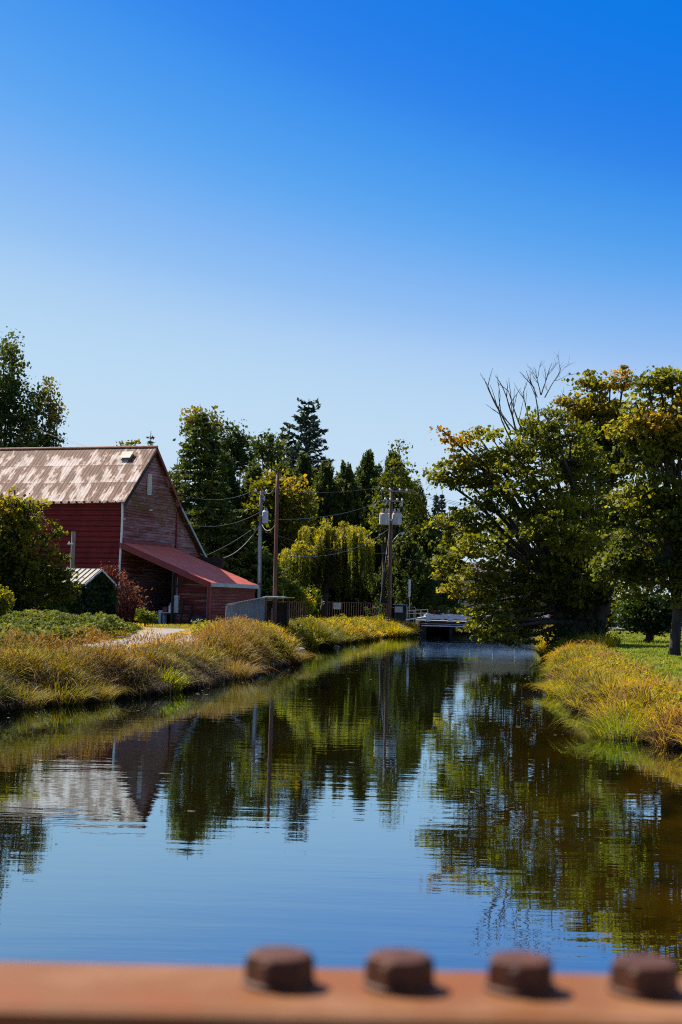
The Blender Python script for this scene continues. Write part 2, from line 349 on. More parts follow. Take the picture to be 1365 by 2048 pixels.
# lobes given as (px, py, rx, ry, depth offset) in photo pixels for a tree standing Y metres away
def lobes_from(px, Y):
    L = []
    for q in px:
        x, y, rx, ry = q[:4]; dz = q[4] if len(q) > 4 else 0
        c = W(x, y, Y+dz); s = (Y+dz)/F
        L.append((c, np.array([rx*s, .5*(rx+ry)*s, ry*s])))
    return L
def crown_pts(L, ncl, nleaf, sig, flat=.55, shell=.45, gap=.0, seed=3):
    """clusters spread through the lobes by volume; returns leaf centres, cluster id, cluster centres"""
    vol = np.array([r[0]*r[2] for c, r in L]); cnt = np.maximum(3, (ncl*vol/vol.sum()).astype(int))
    CC = []
    for (c, r), k in zip(L, cnt):
        d = norm(rng.normal(size=(k, 3))); rad = (shell+(1.06-shell)*rng.random(k)**.6)[:, None]
        CC.append(c+d*rad*r*(1+.12*rng.normal(size=(k, 1))))
    CC = np.concatenate(CC)
    if gap > 0: CC = CC[snoise(CC, 1.1, seed) > gap]
    n = len(CC); ids = np.repeat(np.arange(n), nleaf)
    cs = np.exp(rng.normal(size=n)*.35)[ids][:, None]
    P = CC[ids]+np.clip(rng.normal(size=(n*nleaf, 3)), -1.7, 1.7)*np.array([sig, sig, sig*flat])*cs
    return P, ids, CC
def bez(a, b, bend, n=6):
    a = np.array(a, float); b = np.array(b, float); m = (a+b)/2+np.array(bend, float)
    t = np.linspace(0, 1, n)[:, None]; return (1-t)**2*a+2*t*(1-t)*m+t*t*b
def limbs(mb, base, L, CC, r0, twigs=140, rt=.035, fork=.3, spread=.5):
    """trunk splits into a limb per lobe; twigs run to leaf clusters"""
    base = np.array(base, float); ends = []
    cm = np.mean([c for c, r in L], 0); H = cm[2]-base[2]
    for c, r in L:
        st = base+np.array([0, 0, H*fork*random.uniform(.7, 1.1)])+np.array([random.uniform(-1, 1), random.uniform(-1, 1), 0])*r0*.4
        d = c-st; path = bez(st, c+np.array([0, 0, r[2]*.3]), (-d[0]*.12, -d[1]*.12, abs(d[0])*.12+random.uniform(-.3, .3)), 9)
        path[1:-1] += rng.normal(size=(7, 3))*.07*r0*6*.4
        rr = np.linspace(r0*spread, rt*1.2, 9); mb.tube(path, rr, 6); ends.append(path)
    A = np.concatenate([e[3:] for e in ends])
    sel = rng.choice(len(CC), min(twigs, len(CC)), replace=False)
    for i in sel:
        j = np.argmin(((A-CC[i])**2).sum(1)); a = A[j]
        if np.linalg.norm(a-CC[i]) < .1: continue
        p = bez(a, CC[i], (0, 0, .15*np.linalg.norm(a-CC[i])), 4); mb.tube(p, np.linspace(rt, rt*.3, 4), 4, cap=False)
    return ends
def leafy_tree(name, label, cat, basexyz, Y, px, ncl, nleaf, sig, size, mat, tintf, group=None, r0=.25, gap=0, flat=.55, nb=(0, 0, .8), tb=(0, 0, 0), aspect=.8,
               twigs=120, fork=.3, shell=.45, trunk_top=True, bark='bark', rt=.035, L=None):
    t = thing(name, label, cat, basexyz, group)
    L = L or lobes_from(px, Y)
    P, ids, CC = crown_pts(L, ncl, nleaf, sig, flat, shell, gap)
    tint = tintf(P, CC[ids])+rng.normal(size=len(P))*.07
    leaves('crown', P, size, tint, M[mat], t, nb, tb, aspect)
    mb = MB(); b = np.array(basexyz, float); H = np.mean([c[2] for c, r in L])-b[2]
    top = b+np.array([0, 0, H*fork*1.15])
    mb.tube([b-np.array([0, 0, .3]), b+np.array([0, 0, .15*H*fork]), (b+top)/2+rng.normal(size=3)*np.array([.06, .06, 0]), top], [r0*1.5, r0*1.1, r0*.95, r0*.6], 9)
    limbs(mb, b, L, CC, r0, twigs, rt, fork)
    mb.build('trunk', M[bark], t, smooth=True)
    return t
def tint_n(lo, hi, s, seed=1, top=0.0):
    def f(P, C):
        v = lo+(hi-lo)*snoise(C, s, seed)
        if top: z = P[:, 2]; v = v+top*(z-z.min())/(np.ptp(z)+1e-6)
        return v
    return f
def conifer(name, label, base, H, R, nwh, nper, mat='conifer', droop=.25, spray=.45, dens=9, prof=1.0, zstart=.08, group=None, irregular=.25, lift=0, tlo=.1, thi=.75, r0=None, lean=0, aspect=.32, seed=1, bare=None):
    base = np.array(base, float); t = thing(name, label, 'conifer tree', base, group)
    r_ = np.random.default_rng(seed); mb = MB(); r0 = r0 or H*.013
    top = base+np.array([lean, 0, H]); mb.tube([base-np.array([0, 0, .4]), base+(top-base)*.5, top], [r0*1.3, r0*.7, r0*.12], 8)
    C = []; T = []; TD = []
    for i in range(nwh):
        f = zstart+(1-zstart)*(i+r_.random()*.7)/nwh; z = H*f
        if f > .985: continue
        rad = R*(1-f)**prof*(1+.12*np.sin(f*37+seed))
        rad = max(rad, .25)
        for j in range(nper):
            az = r_.uniform(0, 2*PI); ln = rad*(1+irregular*r_.normal()); ln = max(ln, .2)
            if bare and bare(f, az): ln *= .25
            d = np.array([math.cos(az), math.sin(az), 0]); p0 = base+(top-base)*f
            dz = ln*(lift-droop)
            p1 = p0+d*ln*.6+np.array([0, 0, dz*.5]); p2 = p0+d*ln+np.array([0, 0, dz+.08*ln])
            if ln > .5: mb.tube([p0, p1, p2], [r0*.22*(1-f)+.012, .015, .006], 4, cap=False)
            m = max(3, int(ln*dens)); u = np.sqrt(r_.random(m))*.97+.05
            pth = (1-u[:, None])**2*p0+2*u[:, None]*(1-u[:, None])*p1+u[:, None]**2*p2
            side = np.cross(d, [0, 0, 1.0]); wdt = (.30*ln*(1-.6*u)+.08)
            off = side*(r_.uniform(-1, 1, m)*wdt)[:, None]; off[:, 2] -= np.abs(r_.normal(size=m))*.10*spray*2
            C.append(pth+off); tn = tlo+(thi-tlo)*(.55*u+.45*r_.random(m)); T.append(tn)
            TD.append(d*1.6+off*1.2/(wdt[:, None]+.1)*.8+np.array([0, 0, -droop*.8+lift])+np.zeros((m, 3)))
    C = np.concatenate(C); T = np.concatenate(T); TD = np.concatenate(TD)
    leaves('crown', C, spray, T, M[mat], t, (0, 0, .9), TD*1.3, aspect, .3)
    mb.build('trunk', M['bark'], t, smooth=True)
    return t

# ------------------------------------------------------------------ terrain
LB = np.array([(-40, -9.5), (0, -9.0), (20, -8.3), (31.3, -7.3), (34.6, -5.8), (38, -4.5), (41, -3.9), (46, -3.7), (50, -3.2), (56.4, -2.0), (60, -2.4), (68, -2.8), (74, -2.2), (79, -.5), (86.7, .5), (98, 2.2), (111, 4.1), (122, 7.2), (131, 9), (136, 19), (160, 30), (220, 60), (400, 90), (3000, 400)])
RB = np.array([(-40, 8.5), (0, 7.6), (20, 6.9), (25.3, 6.1), (28, 5.5), (31, 5.45), (35, 5.6), (42, 6.2), (50, 7.4), (60, 8.7), (72, 10.2), (85, 11.6), (105, 14.3), (122, 16.6), (131, 18.5), (136, 27), (160, 40), (220, 71), (400, 104), (3000, 420)])
def smooth_interp(y, T):
    return (np.interp(y, T[:, 0], T[:, 1])+np.interp(y-1.0, T[:, 0], T[:, 1])+np.interp(y+1.0, T[:, 0], T[:, 1]))/3
def LBx(y): y = np.asarray(y, float); return smooth_interp(y, LB)-.35+.18*np.sin(y*1.9)+.10*np.sin(y*4.3+1)
def RBx(y): y = np.asarray(y, float); return smooth_interp(y, RB)+.6+.15*np.sin(y*1.7+2)+.10*np.sin(y*3.9)
def gz(x, y):
    x = np.asarray(x, float); y = np.asarray(y, float)
    d = np.maximum(LBx(y)-x, x-RBx(y))
    land = -.05+.72*(1-np.exp(-np.maximum(d, 0)/.55))+.12*np.clip(d/12, 0, 1)+.04*np.sin(x*.9+y*.31)*np.clip(d, 0, 1)+.03*np.sin(y*.83-x*.4)*np.clip(d, 0, 1)
    land = land+.006*np.clip(d-60, 0, 900)
    bed = -.05-1.0*(1-np.exp(np.minimum(d, 0)/1.3))
    return np.where(d > 0, land, bed)
ys = np.concatenate([np.arange(-40, 20, 4.0), np.arange(20, 66, .5), np.arange(66, 150, 1.0), np.geomspace(150, 4000, 45)])
offs = np.concatenate([[0, .1, .22, .36, .55, .8, 1.1, 1.5, 2, 2.7, 3.5, 4.5, 6, 7.5, 9.5, 12, 15, 18, 22, 27, 33, 40, 50, 65, 85, 120], np.geomspace(180, 4000, 9)])
rows = []
for y in ys:
    lx, rx = float(LBx(y)), float(RBx(y)); mid = np.linspace(0, 1, 14)[1:-1]
    xs = np.concatenate([lx-offs[::-1], lx+(rx-lx)*mid, rx+offs]); rows.append(np.stack([xs, np.full_like(xs, y)], 1))
rows = np.array(rows); nr, nc = rows.shape[:2]
V = np.concatenate([rows, gz(rows[..., 0], rows[..., 1])[..., None]], 2).reshape(-1, 3)
I = np.arange(nr*nc).reshape(nr, nc)
Q = np.stack([I[:-1, :-1], I[:-1, 1:], I[1:, 1:], I[1:, :-1]], -1).reshape(-1, 4)
def ground_mat():
    m, n, l = newmat('ground_soil_and_grass')
    ge = n.new('ShaderNodeNewGeometry'); sp = n.new('ShaderNodeSeparateXYZ'); l.new(ge.outputs['Position'], sp.inputs[0])
    t = noise(n, l, .5, 6); t2 = noise(n, l, 3.5, 6)
    r = ramp(n, [(.3, (.05, .075, .014)), (.5, (.10, .12, .02)), (.65, (.17, .14, .04)), (.8, (.2, .15, .07))]); l.new(t.outputs[0], r.inputs[0])
    r2 = ramp(n, [(.3, (.6,)*3), (.7, (1.25,)*3)]); l.new(t2.outputs[0], r2.inputs[0])
    c = mixc(n, l, 1, r.outputs[0], r2.outputs[0], 'MULTIPLY')
    t3 = noise(n, l, .8, 7, vec=(1, .6, 1)); rb0 = ramp(n, [(.35, (.05, .045, .012)), (.52, (.17, .12, .022)), (.75, (.28, .21, .045))]); l.new(t3.outputs[0], rb0.inputs[0])
    # a sandy shoal on the near right side of the canal bed, dark mud elsewhere
    t4 = noise(n, l, .22, 4); mx_ = n.new('ShaderNodeMath'); mx_.operation = 'MULTIPLY_ADD'; l.new(t4.outputs[0], mx_.inputs[0]); mx_.inputs[1].default_value = 5.0; l.new(sp.outputs[0], mx_.inputs[2])
    my_ = n.new('ShaderNodeMath'); my_.operation = 'MULTIPLY_ADD'; l.new(sp.outputs[1], my_.inputs[0]); my_.inputs[1].default_value = -.16; l.new(mx_.outputs[0], my_.inputs[2])
    sh_ = n.new('ShaderNodeMapRange'); sh_.inputs[1].default_value = .2; sh_.inputs[2].default_value = 4.2; l.new(my_.outputs[0], sh_.inputs[0])
    class _R: outputs = [mixc(n, l, sh_.outputs[0], (.045, .04, .014), rb0.outputs[0])]
    rb = _R
    mr = n.new('ShaderNodeMapRange'); mr.inputs[1].default_value = .02; mr.inputs[2].default_value = .3; l.new(sp.outputs[2], mr.inputs[0])
    soil = ramp(n, [(.3, (.045, .035, .018)), (.7, (.10, .085, .035))]); l.new(t2.outputs[0], soil.inputs[0])
    m2 = n.new('ShaderNodeMapRange'); m2.inputs[1].default_value = .5; m2.inputs[2].default_value = .72; l.new(sp.outputs[2], m2.inputs[0])
    c = mixc(n, l, m2.outputs[0], soil.outputs[0], c)
    c = mixc(n, l, mr.outputs[0], rb.outputs[0], c)
    return finish(m, n, l, c, .95, 0, t2.outputs[0], .5, .06, .1)
M['ground'] = ground_mat()
g = npmesh('ground', V, Q, None, M['ground']); tagp(g, kind='structure')
g.data.polygons.foreach_set('use_smooth', [True]*len(g.data.polygons))

# water sheet
def water_mat():
    m, n, l = newmat('canal_water')
    g_ = n.new('ShaderNodeBsdfGlossy'); g_.distribution = 'GGX'; g_.inputs['Roughness'].default_value = .012; g_.inputs[0].default_value = (.66, .87, 1, 1)
    tr = n.new('ShaderNodeBsdfTransparent'); tr.inputs[0].default_value = (.58, .50, .24, 1)
    t1 = noise(n, l, 1.0, 3, vec=(.42, 2.1, 1), rough=.5); t2 = noise(n, l, 1.0, 2, vec=(3.2, 9.5, 1), rough=.5); t0 = noise(n, l, .12, 2, vec=(1, 1.5, 1))
    a = n.new('ShaderNodeMath'); a.operation = 'MULTIPLY_ADD'; l.new(t2.outputs[0], a.inputs[0]); a.inputs[1].default_value = .13; l.new(t1.outputs[0], a.inputs[2])
    k = ramp(n, [(.35, (.35,)*3), (.65, (1,)*3)]); l.new(t0.outputs[0], k.inputs[0])
    b = n.new('ShaderNodeBump'); b.inputs['Distance'].default_value = .0042; l.new(k.outputs[0], b.inputs['Strength']); l.new(a.outputs[0], b.inputs['Height'])
    l.new(b.outputs[0], g_.inputs['Normal'])
    fr = n.new('ShaderNodeFresnel'); fr.inputs[0].default_value = 1.33
    pw = n.new('ShaderNodeMath'); pw.operation = 'POWER'; l.new(fr.outputs[0], pw.inputs[0]); pw.inputs[1].default_value = .38
    mx = n.new('ShaderNodeMixShader'); l.new(pw.outputs[0], mx.inputs[0]); l.new(tr.outputs[0], mx.inputs[1]); l.new(g_.outputs[0], mx.inputs[2])
    o = n.new('ShaderNodeOutputMaterial'); l.new(mx.outputs[0], o.inputs[0]); return m
yy = ys[ys < 420]; WV = []
for y in yy: WV += [(float(LBx(y))-1.2, y, 0), (float(RBx(y))+1.2, y, 0)]
k = len(yy); WQ = np.array([(2*i, 2*i+1, 2*i+3, 2*i+2) for i in range(k-1)])
wo_ = npmesh('water', np.array(WV), WQ, None, water_mat()); tagp(wo_, kind='structure')

def ribbon(name, pts, widths, mat, dz, nacross=8, nlong=60):
    pts = np.array(pts, float)[:, :2]; t = np.linspace(0, 1, len(pts)); u = np.linspace(0, 1, nlong)
    P = np.stack([np.interp(u, t, pts[:, 0]), np.interp(u, t, pts[:, 1])], 1); Wd = np.interp(u, t, widths)
    for _ in range(4): P[1:-1] = (P[:-2]+2*P[1:-1]+P[2:])/4
    T = norm(np.gradient(P, axis=0)); Nn = np.stack([-T[:, 1], T[:, 0]], 1); VV = []
    for i in range(nlong):
        for j in range(nacross+1):
            s = (j/nacross-.5)*Wd[i]*(1+(.10*math.sin(i*1.3+j) if j in (0, nacross) else 0)); q = P[i]+Nn[i]*s
            VV.append((q[0], q[1], float(gz(q[0], q[1]))+dz))
    m_ = nacross+1; QQ = np.array([(i*m_+j, i*m_+j+1, (i+1)*m_+j+1, (i+1)*m_+j) for i in range(nlong-1) for j in range(nacross)])
    o = npmesh(name, np.array(VV), QQ, None, mat); return tagp(o, kind='structure')
def gravel_mat():
    m, n, l = newmat('gravel')
    t = noise(n, l, 14, 6, rough=.7); t2 = noise(n, l, .7, 4)
    r = ramp(n, [(.35, (.13, .115, .11)), (.5, (.25, .23, .22)), (.7, (.40, .37, .35))]); l.new(t.outputs[0], r.inputs[0])
    r2 = ramp(n, [(.52, (0, 0, 0)), (.62, (1, 1, 1))]); l.new(t2.outputs[0], r2.inputs[0])
    c = mixc(n, l, r2.outputs[0], r.outputs[0], (.30, .22, .10))
    return finish(m, n, l, c, .95, 0, t.outputs[0], .6, .03, .15)
M['gravel'] = gravel_mat()
M['asphalt'] = simple('pale_road', (.24, .23, .22), (.18, .17, .165), 6, .9)
DR = [G(395, 1256, .8), G(375, 1263, .8), G(350, 1271, .8), G(310, 1284, .8), G(265, 1296, .8), G(215, 1304, .8)]
ribbon('driveway', DR, [5.5, 5, 4.6, 4.2, 3.2, 1.2], M['gravel'], .03)
ribbon('road', [(-30, 152), (-14, 143), (-2, 134), (4.5, 129), (7.2, 127.2)], [6, 6, 6, 5.6, 4.6], M['asphalt'], .22, 6, 40)
ribbon('road', [(18.6, 126.6), (26, 127), (45, 132), (90, 145)], [4.8, 6, 6, 6], M['asphalt'], .22, 6, 40)

exec_parts = True
# ------------------------------------------------------------------ foreground bridge: deck, steel rail with four bolts
bz = float(W(682, 1934, .79)[2])
rail = thing('steel_railing', 'rust-orange steel beam with hexagonal bolts across the bottom of the view', 'railing', (0, .74, bz))
yaw = math.radians(1.2)
ax = [(math.cos(yaw), math.sin(yaw), 0), (-math.sin(yaw), math.cos(yaw), 0), (0, 0, 1)]
def bp(s, t, h): return (np.array([0, .74, bz])+np.array(ax[0])*s+np.array(ax[1])*t+np.array([0, 0, h]))
mb = MB()
prof = [(-.041, -.007), (-.039, -.003), (-.034, 0), (.046, 0), (.049, -.001), (.05, -.004), (.05, -.010), (-.031, -.010), (-.031, -.10), (-.041, -.10)]
mb.prism([bp(-3.4, a, h) for a, h in prof], np.array(ax[0])*6.8); mb.build('top_beam', M['beam'], rail)
for bx in (560, 799, 1037, 1278):
    c = G(bx, 1968, bz); s = (c[0])/math.cos(yaw); c = bp(s, .012, 0)
    mb = MB(); rr = .0162; z0 = .003
    mb.tube([c+(0, 0, -.001), c+(0, 0, .0022), c+(0, 0, .003)], [.0192, .0192, .0178], 28)
    hexr = random.uniform(0, .4)
    def ring(r, h, n=24):
        out = []
        for i in range(n):
            a = 2*PI*i/n+hexr; k6 = math.cos(PI/6)/math.cos(((a-hexr) % (PI/3))-PI/6); q = r*min(k6, 1/math.cos(0)*1.12)
            out.append(c+np.array([math.cos(a)*q, math.sin(a)*q, h]))
        return out
    def circ(r, h, n=24): return [c+np.array([math.cos(2*PI*i/n+hexr)*r, math.sin(2*PI*i/n+hexr)*r, h]) for i in range(n)]
    R_ = [ring(rr*1.12, .003), ring(rr*1.12, .0130), circ(rr*.98, .0158), circ(rr*.86, .0165)]
    vs = [p for r in R_ for p in r]; fs = [(i*24+j, i*24+(j+1) % 24, (i+1)*24+(j+1) % 24, (i+1)*24+j) for i in range(3) for j in range(24)]+[tuple(72+j for j in range(24))]
    mb.add(vs, fs); mb.build('bolt', M['bolt'], rail)
for s in (-3.2, -1.6, 1.6, 3.2):
    p = bp(s, .0, 0); mb = MB(); mb.box((p[0], p[1]-.0, (bz-.012+1.12)/2), (.08, .06, bz-.012-1.12), yaw); mb.build('post', M['beam'], rail)
mb = MB(); mb.box((0, -1.6, .98), (19.5, 5.0, .28)); o = mb.build('bridge_deck', M['concrete']); tagp(o, kind='structure')

# ------------------------------------------------------------------ barn
P0 = W(245, 1000, 95); A0 = np.array([P0[0], 95.0, 0.0])
ua = np.array([.35, .937, 0]); ua /= np.linalg.norm(ua)      # along the gable wall (away from camera)
ub = np.array([ua[1], -ua[0], 0])                            # out of the gable wall
GZ = .72; EZ = P0[2]; GW = 8.1; RZ = EZ+3.9; LEN = 17.0
def B(wd, s, z): p = A0+ua*wd+ub*s; return np.array([p[0], p[1], z])
barn = thing('red_barn', 'large weathered red barn with rusted sheet metal gable roof and open side canopy', 'barn', (A0[0], A0[1], GZ))
def uvquad(mb_pts, uvs, name, mat, parent, thick):
    mb = MB(); mb.slab(*mb_pts, thick); o = mb.build(name, mat, parent, fix=False)
    uvl = o.data.uv_layers.new(name='UVMap')
    for poly in o.data.polygons:
        for li in poly.loop_indices:
            vi = o.data.loops[li].vertex_index % 4; uvl.data[li].uv = uvs[vi]
    return o
ov = .35
sl = math.hypot(GW/2, RZ-EZ); dwn = (RZ-EZ)/(GW/2)
# roof slopes (subdivided grid with slight sag and corrugated silhouette at the eave)
def roof_slope(name, wd_sign, mat, parent):
    nu, nv = 170, 12; VV = []; UV = []
    for i in range(nu+1):
        u = i/nu*(LEN+ov)
        for j in range(nv+1):
            v = j/nv; wd = GW/2*(1-v)-ov*.9*v if wd_sign < 0 else GW/2*(1+v)+ov*.4*v
            z = RZ-abs(GW/2-wd)*dwn + .012*math.sin(u*2*PI/.27) + .05*math.sin(u*.5+v*2)*v
            p = B(wd, ov-u, z+.10); VV.append(p); UV.append((u, v*(sl+ov)))
    m_ = nv+1; QQ = [(i*m_+j, i*m_+j+1, (i+1)*m_+j+1, (i+1)*m_+j) for i in range(nu) for j in range(nv)]
    k = len(VV); mb = MB(); mb.add(VV, QQ); mb.add([p-np.array([0, 0, .05]) for p in VV], [q[::-1] for q in QQ])
    edge = [i*m_+nv for i in range(nu+1)]; mb.f += [(edge[i], edge[i]+k, edge[i+1]+k, edge[i+1]) for i in range(nu)]
    o = mb.build(name, mat, parent, fix=False); uvl = o.data.uv_layers.new(name='UVMap')
    for lp in o.data.loops: uvl.data[lp.index].uv = UV[lp.vertex_index % k]
    return o
roof = roof_slope('roof', -1, M['rust_roof'], barn); roof_slope('roof', 1, M['rust_roof'], barn)
mb = MB(); mb.tube([B(GW/2, ov+.02, RZ+.14), B(GW/2, -LEN, RZ+.14)], .09, 8); mb.build('ridge_cap', M['transf_rust'], roof)
# roof hatch / ventilator near the ridge
hp = B(GW/2*.80, -1.55, 0); hz = RZ-GW/2*.20*dwn+.06
mb = MB(); n_r = np.array([-ua[0]*dwn, -ua[1]*dwn, 1.0]); n_r /= np.linalg.norm(n_r); dn = np.cross(n_r, ub)
mb.box((hp[0], hp[1], hz+.08), (.75, .6, .12), axes=[ub, dn, n_r]); mb.box((hp[0]+n_r[0]*.2, hp[1]+n_r[1]*.15, hz+.22), (.85, .7, .04), axes=[ub, dn, n_r]); mb.build('roof_vent', M['shed_roof'], roof)
# rake boards along the gable
for sgn in (-1, 1):
    mb = MB(); e = B(-.35 if sgn < 0 else GW+.1, 0, 0); z_e = RZ-abs(GW/2-(-.35 if sgn < 0 else GW+.1))*dwn
    a = B(GW/2, .36, RZ+.06); b = B(-.35 if sgn < 0 else GW+.1, .36, z_e+.06)
    mb.prism([a, b, b-(0, 0, .28), a-(0, 0, .28)], ub*.05); mb.build('rake_board', M['red_paint'] if sgn > 0 else M['dark_wood'], barn)
# walls
mb = MB(); mb.prism([B(0, 0, GZ-.4), B(0, 0, EZ-.02), B(GW/2, 0, RZ-.02), B(GW, 0, EZ-.02), B(GW, 0, GZ-.4)], -ub*.2)
mb.build('gable_wall', M['red_boards'], barn)
# side wall: real horizontal corrugation
mb = MB(); per = .36; zz = np.arange(GZ-.3, EZ-.15, per/6); pr = [(-.05 if int(round((z-GZ)/(per/6))) % 6 in (0, 5) else (-.02 if int(round((z-GZ)/(per/6))) % 6 in (1, 4) else .03)) for z in zz]
vs = []; 
for z, d in zip(zz, pr): vs += [B(-d-.06, -.02, z), B(-d-.06, -LEN, z)]
mb.add(vs, [(2*i, 2*i+1, 2*i+3, 2*i+2) for i in range(len(zz)-1)]); mb.build('side_wall', M['red_metal'], barn)
mb = MB(); mb.box(B(.05, -LEN/2, (GZ+EZ)/2-.1), (LEN-.1, .06, EZ-GZ-.1), axes=[ub, ua, (0, 0, 1)]); mb.box(B(GW-.05, -LEN/2, (GZ+EZ)/2-.1), (LEN-.1, .06, EZ-GZ-.1), axes=[ub, ua, (0, 0, 1)])
mb.prism([B(0.1, -LEN, GZ-.4), B(0.1, -LEN, EZ-.05), B(GW/2, -LEN, RZ-.1), B(GW-.1, -LEN, EZ-.05), B(GW-.1, -LEN, GZ-.4)], -ub*.15); mb.build('back_wall', M['red_boards'], barn)
# rafter tails under eave
mb = MB()
for i in range(28): mb = MB(); mb.box(B(-.2, -.35-i*.6, EZ-.16), (.07, .3, .12), axes=[ub, ua, (0, 0, 1)]); mb.build('rafter_tail', M['dark_wood'], barn)
# corner trim: pale downpipe
mb = MB(); pts = [B(-.13, .09, z) for z in np.linspace(EZ-.1, GZ-.1, 12)]; pts = [p+ub*.03*math.sin(i*.8) for i, p in enumerate(pts)]
mb.tube(pts, .075, 8); mb.build('corner_trim', M['white_paint'], barn)
# louvre vent high on the gable
vc = B(3.63, .06, 10.35); fr = MB(); fr.box(vc, (.50, .08, 1.42), axes=[ua, ub, (0, 0, 1)]); v_ = fr.build('louvre_vent', M['white_paint'], barn)
mb = MB()
for i in range(9): mb.box(vc+ub*.06+np.array([0, 0, -.6+i*.15]), (.44, .04, .09), axes=[ua, ub, (0, 0, 1)])
mb.build('louvre_slats', M['plate'], v_)
mb = MB(); mb.box(B(4.0, .04, 8.6), (.5, .04, .11), axes=[ua, ub, (0, 0, 1)]); mb.build('board_patch', M['plate'], barn)
mb = MB(); mb.box(B(.28, .04, 7.75), (.3, .04, .10), axes=[ua, ub, (0, 0, 1)]); mb.build('board_patch', M['plate'], barn)
mb = MB(); mb.box(B(8.0, .06, 7.3), (.16, .1, 2.9), axes=[ua, ub, (0, 0, 1)]); mb.build('corner_board', M['red_paint'], barn)
# lean-to at the far side of the gable
LW, LZ = 15.0, 9.0-(15.0-8.1)*.79
mb = MB(); mb.prism([B(GW, -.06, GZ-.4), B(GW, -.06, EZ-.1), B(LW, -.06, LZ-.1), B(LW, -.06, GZ-.4)], -ub*.18); mb.build('lean_to_wall', M['red_boards'], barn)
mb = MB(); mb.slab(B(GW, .3, EZ+.02), B(GW, -LEN, EZ+.02), B(LW+.3, -LEN, LZ-.2), B(LW+.3, .3, LZ-.2), .08); mb.build('lean_to_roof', M['rust_roof'], barn)
mb = MB(); a = B(GW-.05, .36, EZ+.1); b = B(LW+.3, .36, LZ-.15); mb.prism([a, b, b-(0, 0, .22), a-(0, 0, .22)], ub*.06); mb.build('roof_edge_trim', M['pale_trim'], barn)
# canopy
CZ0, CZ1, CS, CT0, CT1 = 6.15, 3.58, 6.78, -.12, 7.4
nrm = np.cross(ua, B(0, CS, CZ1)-B(0, 0, CZ0)); nrm /= np.linalg.norm(nrm)
if nrm[2] < 0: nrm = -nrm
nu = 240; VV = []
for i in range(nu+1):
    u = CT0+(CT1-CT0)*i/nu; rib = .045 if (i % 8) in (0, 1) else 0.0
    VV += [B(u, 0.0, CZ0)+nrm*rib, B(u, CS+.02, CZ1)+nrm*rib]
mb = MB(); mb.add(VV, [(2*i, 2*i+1, 2*i+3, 2*i+2) for i in range(nu)])
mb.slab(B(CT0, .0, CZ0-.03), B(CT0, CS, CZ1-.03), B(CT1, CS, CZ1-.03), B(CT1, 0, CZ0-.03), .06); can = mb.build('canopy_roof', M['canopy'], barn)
mb = MB(); a = B(CT0-.02, 0, CZ0+.02); b = B(CT0-.02, CS+.05, CZ1+.02); mb.prism([a, b, b-(0, 0, .38), a-(0, 0, .38)], -ua*.06); mb.build('canopy_side_board', M['red_paint'], barn)
mb = MB(); mb.box(B((CT0+CT1)/2, CS+.06, CZ1-.11), (CT1-CT0+.1, .07, .26), axes=[ua, ub, (0, 0, 1)]); mb.build('canopy_fascia', M['pale_trim'], barn)
mb = MB(); mb.box(B(CT1/2, .07, CZ0+.12), (CT1-.4, .07, .22), axes=[ua, ub, (0, 0, 1)]); mb.build('canopy_flashing', M['red_paint'], barn)
mb = MB(); mb.box(B(.05, CS-.15, (CZ1+GZ-.4)/2-.1), (.2, .2, CZ1-GZ+.2), axes=[ua, ub, (0, 0, 1)]); mb.build('canopy_post', M['red_paint'], barn)
mb = MB()
for k in range(6): # rafters beneath
    u = .2+k*1.35; mb.tube([B(u, .1, CZ0-.25), B(u, CS-.1, CZ1-.22)], .07, 4)
mb.box(B(3.6, 4.0, 4.25), (7.0, .15, .25), axes=[ua, ub, (0, 0, 1)]); mb.build('rafters', M['dark_wood'], barn)
mb = MB(); mb.tube([B(.25, 4.2, 3.3), B(.25, 4.9, 3.95)], .09, 4); mb.tube([B(.2, 3.9, GZ), B(.2, 3.9, 4.4)], .09, 4); mb.build('brace', M['dark_wood'], barn)
# annex room under the canopy
mb = MB(); mb.box(B(3.75, CS-.22, (CZ1+GZ-.4)/2-.12), (7.2, .12, CZ1-GZ+.15), axes=[ua, ub, (0, 0, 1)]); mb.build('annex_wall', M['annex_boards'], barn)
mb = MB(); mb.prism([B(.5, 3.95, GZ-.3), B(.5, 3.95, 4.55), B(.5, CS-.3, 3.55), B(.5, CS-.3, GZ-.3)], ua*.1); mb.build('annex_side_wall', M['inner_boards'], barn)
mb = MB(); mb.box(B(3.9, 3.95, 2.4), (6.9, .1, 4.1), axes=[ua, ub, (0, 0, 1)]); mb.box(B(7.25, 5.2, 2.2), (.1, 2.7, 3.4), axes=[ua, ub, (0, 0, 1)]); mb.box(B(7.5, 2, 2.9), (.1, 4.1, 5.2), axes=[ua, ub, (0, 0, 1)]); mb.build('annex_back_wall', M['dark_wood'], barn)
mb = MB(); mb.box(B(.42, CS-.42, 2.1), (.08, .1, 2.7), axes=[ua, ub, (0, 0, 1)]); mb.build('annex_corner_trim', M['pale_trim'], barn)
mb = MB(); mb.box(B(.38, 4.12, 2.15), (.2, .3, 1.15), axes=[ua, ub, (0, 0, 1)]); el = mb.build('electrical_cabinet', M['transf'], barn)
mb = MB(); mb.tube([B(.38, 4.12, 2.72), B(.38, 4.12, 3.9)], .03, 6); mb.build('conduit', M['grey_metal'], el)
mb = MB(); mb.box(B(.4, 3.75, 2.0), (.12, .2, .45), axes=[ua, ub, (0, 0, 1)]); mb.build('meter_box', M['transf'], barn)
# floor pad of the bay
mb = MB(); mb.box(B(3.6, 3.3, GZ+.03), (7.6, 6.9, .12), axes=[ua, ub, (0, 0, 1)]); mb.build('floor_pad', M['concrete'], barn)

